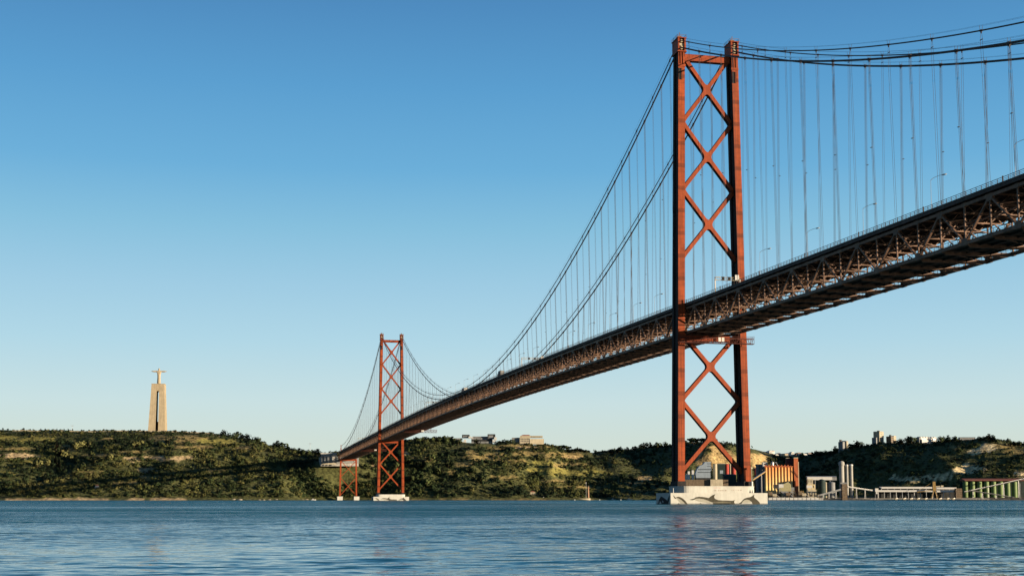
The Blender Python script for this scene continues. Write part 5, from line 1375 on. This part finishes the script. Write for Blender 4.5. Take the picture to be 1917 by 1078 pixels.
t = site('white_cottage', 182, Dm, h1(182, Dm) - .5, 'tiny white cottage low in the shaded woods left of the monument', 'cottage'); w = MB().box(-2.6, 2.6, 0, 4, 0, 4).build('wall', M_WHITE, t); MB().prism([(-3, 4), (3, 4), (0, 5.6)], 'y', -.4, 4.4).build('roof', M_ROOF, t); MB().box(-.5, .5, -.08, .1, 0, 2).build('door', M_DARK, w)
for i in range(15):
    u = 440 + i * 9.6 + random.uniform(-3, 3); Ds = float(np.interp(u, SU, SH)) + random.uniform(-6, 2); s = random.uniform(.9, 2.4)
    g = np.random.default_rng(i); bm = bmesh.new(); bmesh.ops.create_icosphere(bm, subdivisions=2, radius=s)
    for v in bm.verts: v.co = Vector((v.co.x * 1.6, v.co.y, v.co.z * .75)) * (1 + .35 * (g.random() - .5))
    me = bpy.data.meshes.new('boulder'); bm.to_mesh(me); bm.free(); me.materials.append(M_ROCK)
    o = bpy.data.objects.new('boulder', me); col.objects.link(o); o.location = at(u, Ds, s * .25)
    setp(o, 'pale boulder at the waterline of the shaded shore left of the trestle', 'boulder', 'pale boulders on the left shore')
for u, v0, v1, lab in ((580, 853, 830, 'thin lamp mast on the skyline left of the concrete abutment'), (133, 807, 796.5, 'thin pole on the flat skyline at the left')):
    D = 2320; z0 = h1(u, D); t = site('mast', u, D, z0, lab, 'mast', 'thin masts on the left skyline'); m = MB(); m.cyl(0, 0, 0, hz(v1, D) - z0, .22, 6, .14); m.build('pole', M_GALV, t); MB().box(-2.2, 2.2, -.3, .3, hz(v1, D) - z0 - .3, hz(v1, D) - z0 + .3).build('lamp_crown', M_GALV, t)

# ------------------------------------------------------------------ river
def river_mat():
    m = bpy.data.materials.new('river_water'); m.use_nodes = True
    nt = m.node_tree; N = nt.nodes; L = nt.links; b = N['Principled BSDF']
    b.inputs['Base Color'].default_value = (0.001, 0.050, 0.074, 1)
    b.inputs['Roughness'].default_value = 0.06; b.inputs['IOR'].default_value = 1.30
    g = N.new('ShaderNodeNewGeometry')
    def mathn(op, a, b_=None, c=None):
        n = N.new('ShaderNodeMath'); n.operation = op
        for i, x in enumerate((a, b_, c)):
            if x is None: continue
            if isinstance(x, (int, float)): n.inputs[i].default_value = x
            else: L.new(x, n.inputs[i])
        return n.outputs[0]
    def noise(sx, sy, rot, det, rough=.55, dist=0.0):
        mp = N.new('ShaderNodeMapping'); mp.inputs['Scale'].default_value = (sx, sy, 1); mp.inputs['Rotation'].default_value = (0, 0, R(rot)); L.new(g.outputs['Position'], mp.inputs[0])
        nz = N.new('ShaderNodeTexNoise'); nz.inputs['Scale'].default_value = 1; nz.inputs['Detail'].default_value = det; nz.inputs['Roughness'].default_value = rough; nz.inputs['Distortion'].default_value = dist
        L.new(mp.outputs[0], nz.inputs['Vector']); return nz
    def vec(nz, amp):
        s = N.new('ShaderNodeVectorMath'); s.operation = 'SUBTRACT'; L.new(nz.outputs['Color'], s.inputs[0]); s.inputs[1].default_value = (.5, .5, .5)
        k = N.new('ShaderNodeVectorMath'); k.operation = 'SCALE'; L.new(s.outputs[0], k.inputs[0])
        if isinstance(amp, float): k.inputs['Scale'].default_value = amp
        else: L.new(amp, k.inputs['Scale'])
        return k.outputs[0]
    def addv(a, b_):
        s = N.new('ShaderNodeVectorMath'); s.operation = 'ADD'; L.new(a, s.inputs[0]); L.new(b_, s.inputs[1]); return s.outputs[0]
    wind = noise(.0045, .013, 12, 3)                              # streaks of ruffled and calm water
    sx = N.new('ShaderNodeSeparateXYZ'); L.new(g.outputs['Position'], sx.inputs[0])
    mid = N.new('ShaderNodeMapRange'); mid.inputs['From Min'].default_value = -470; mid.inputs['From Max'].default_value = -290; mid.inputs['To Min'].default_value = .26; mid.inputs['To Max'].default_value = 1.0   # sheltered by the near bank
    L.new(sx.outputs['Y'], mid.inputs['Value'])
    wr = N.new('ShaderNodeMapRange'); wr.inputs['From Min'].default_value = .35; wr.inputs['From Max'].default_value = .65; wr.inputs['To Min'].default_value = .35; wr.inputs['To Max'].default_value = 1.55
    L.new(wind.outputs['Fac'], wr.inputs['Value'])
    gust = noise(.022, .05, -6, 3)                                # cat's paws, tens of metres across
    gr_ = N.new('ShaderNodeMapRange'); gr_.inputs['From Min'].default_value = .35; gr_.inputs['From Max'].default_value = .65; gr_.inputs['To Min'].default_value = .55; gr_.inputs['To Max'].default_value = 1.4
    L.new(gust.outputs['Fac'], gr_.inputs['Value'])
    amp = mathn('MULTIPLY', mathn('MULTIPLY', wr.outputs[0], gr_.outputs[0]), mid.outputs[0])
    a1 = mathn('MULTIPLY', amp, W1); a2 = mathn('MULTIPLY', amp, W2); a3 = mathn('MULTIPLY', mathn('MULTIPLY', amp, mid.outputs[0]), W3)
    v = addv(addv(vec(noise(.13, .32, 10, 1), a1), vec(noise(.65, 1.4, -8, 2), a2)), vec(noise(2.2, 3.6, 14, 3), a3))
    fl = N.new('ShaderNodeVectorMath'); fl.operation = 'MULTIPLY'; L.new(v, fl.inputs[0]); fl.inputs[1].default_value = (.42, 1, 0)
    s3 = N.new('ShaderNodeSeparateXYZ'); L.new(fl.outputs[0], s3.inputs[0])
    ny = mathn('MULTIPLY', mathn('ABSOLUTE', s3.outputs['Y']), -1.0)       # normals all folded towards the north bank so ripples mirror higher sky
    cb = N.new('ShaderNodeCombineXYZ'); L.new(s3.outputs['X'], cb.inputs['X']); L.new(ny, cb.inputs['Y'])
    ad = N.new('ShaderNodeVectorMath'); ad.operation = 'ADD'; L.new(cb.outputs[0], ad.inputs[0]); ad.inputs[1].default_value = (0, 0, 1)
    nm = N.new('ShaderNodeVectorMath'); nm.operation = 'NORMALIZE'; L.new(ad.outputs[0], nm.inputs[0]); L.new(nm.outputs[0], b.inputs['Normal'])
    return m
W1, W2, W3 = 2.6, 4.2, 3.6
wm = MB(); wm.add([(-2600, -620, 0), (4200, -620, 0), (4200, 4300, 0), (-2600, 4300, 0)], [(0, 1, 2, 3)])
setp(wm.build('river', river_mat()), kind='structure')
# the near bank the photograph was taken from
bk = MB(); bk.box(-900, 900, -680, -512, -3, .35); setp(bk.build('near_bank', M_CONC2), kind='structure')

# ------------------------------------------------------------------ light
PHI, EL = 54.0, 6.2
sun_dir = Vector((math.sin(R(PHI)) * math.cos(R(EL)), -math.cos(R(PHI)) * math.cos(R(EL)), math.sin(R(EL))))
sl = bpy.data.lights.new('sun', 'SUN'); sl.energy = 5.0; sl.angle = R(0.53); sl.color = (1.0, 0.80, 0.56)
so = bpy.data.objects.new('sun', sl); col.objects.link(so); so.location = (0, 0, 400)
so.rotation_euler = sun_dir.to_track_quat('Z', 'Y').to_euler()
w = bpy.data.worlds.new('World'); sc.world = w; w.use_nodes = True
nt = w.node_tree; N = nt.nodes; L = nt.links
bg = N['Background']
sky = N.new('ShaderNodeTexSky'); sky.sky_type = 'NISHITA'; sky.sun_disc = False
sky.sun_elevation = R(EL); sky.sun_rotation = math.atan2(sun_dir.x, sun_dir.y)
sky.air_density = 1.0; sky.dust_density = 0.6; sky.ozone_density = 2.0
# clear evening sky: the physical sky blended with a deeper blue gradient over elevation
tcw = N.new('ShaderNodeTexCoord'); sxz = N.new('ShaderNodeSeparateXYZ'); L.new(tcw.outputs['Generated'], sxz.inputs[0])
rmp = N.new('ShaderNodeValToRGB'); L.new(sxz.outputs['Z'], rmp.inputs['Fac'])
def lin(c): return tuple(((x / 255 + .055) / 1.055) ** 2.4 if x > 10 else x / 255 / 12.92 for x in c)
STOPS = [(0.0, (212, 224, 212)), (.042, (208, 223, 216)), (.07, (201, 224, 227)), (.115, (177, 215, 231)), (.155, (159, 204, 228)), (.198, (134, 192, 222)),
         (.24, (107, 175, 218)), (.297, (89, 158, 208)), (.354, (76, 138, 191)), (.6, (46, 92, 146)), (1.0, (34, 70, 118))]
el = rmp.color_ramp.elements
while len(el) < len(STOPS): el.new(0.5)
for e_, (p_, c_) in zip(el, STOPS): e_.position = p_; e_.color = (*lin(c_), 1)
BGS, EXPO = 0.05, 1.6
k1 = N.new('ShaderNodeVectorMath'); k1.operation = 'SCALE'; k1.inputs['Scale'].default_value = 0.955 / (BGS * 2 ** EXPO); L.new(rmp.outputs['Color'], k1.inputs[0])
k2 = N.new('ShaderNodeVectorMath'); k2.operation = 'SCALE'; k2.inputs['Scale'].default_value = 0.07; L.new(sky.outputs['Color'], k2.inputs[0])
ks = N.new('ShaderNodeVectorMath'); ks.operation = 'ADD'; L.new(k1.outputs[0], ks.inputs[0]); L.new(k2.outputs[0], ks.inputs[1])
L.new(ks.outputs[0], bg.inputs['Color'])
bg.inputs['Strength'].default_value = BGS

sc.view_settings.view_transform = 'Standard'
sc.view_settings.look = 'None'
sc.view_settings.exposure = EXPO
sc.view_settings.gamma = 1.0
sc.cycles.use_denoising = True
sc.cycles.max_bounces = 6
sc.cycles.diffuse_bounces = 3
sc.cycles.glossy_bounces = 3
sc.cycles.transmission_bounces = 2
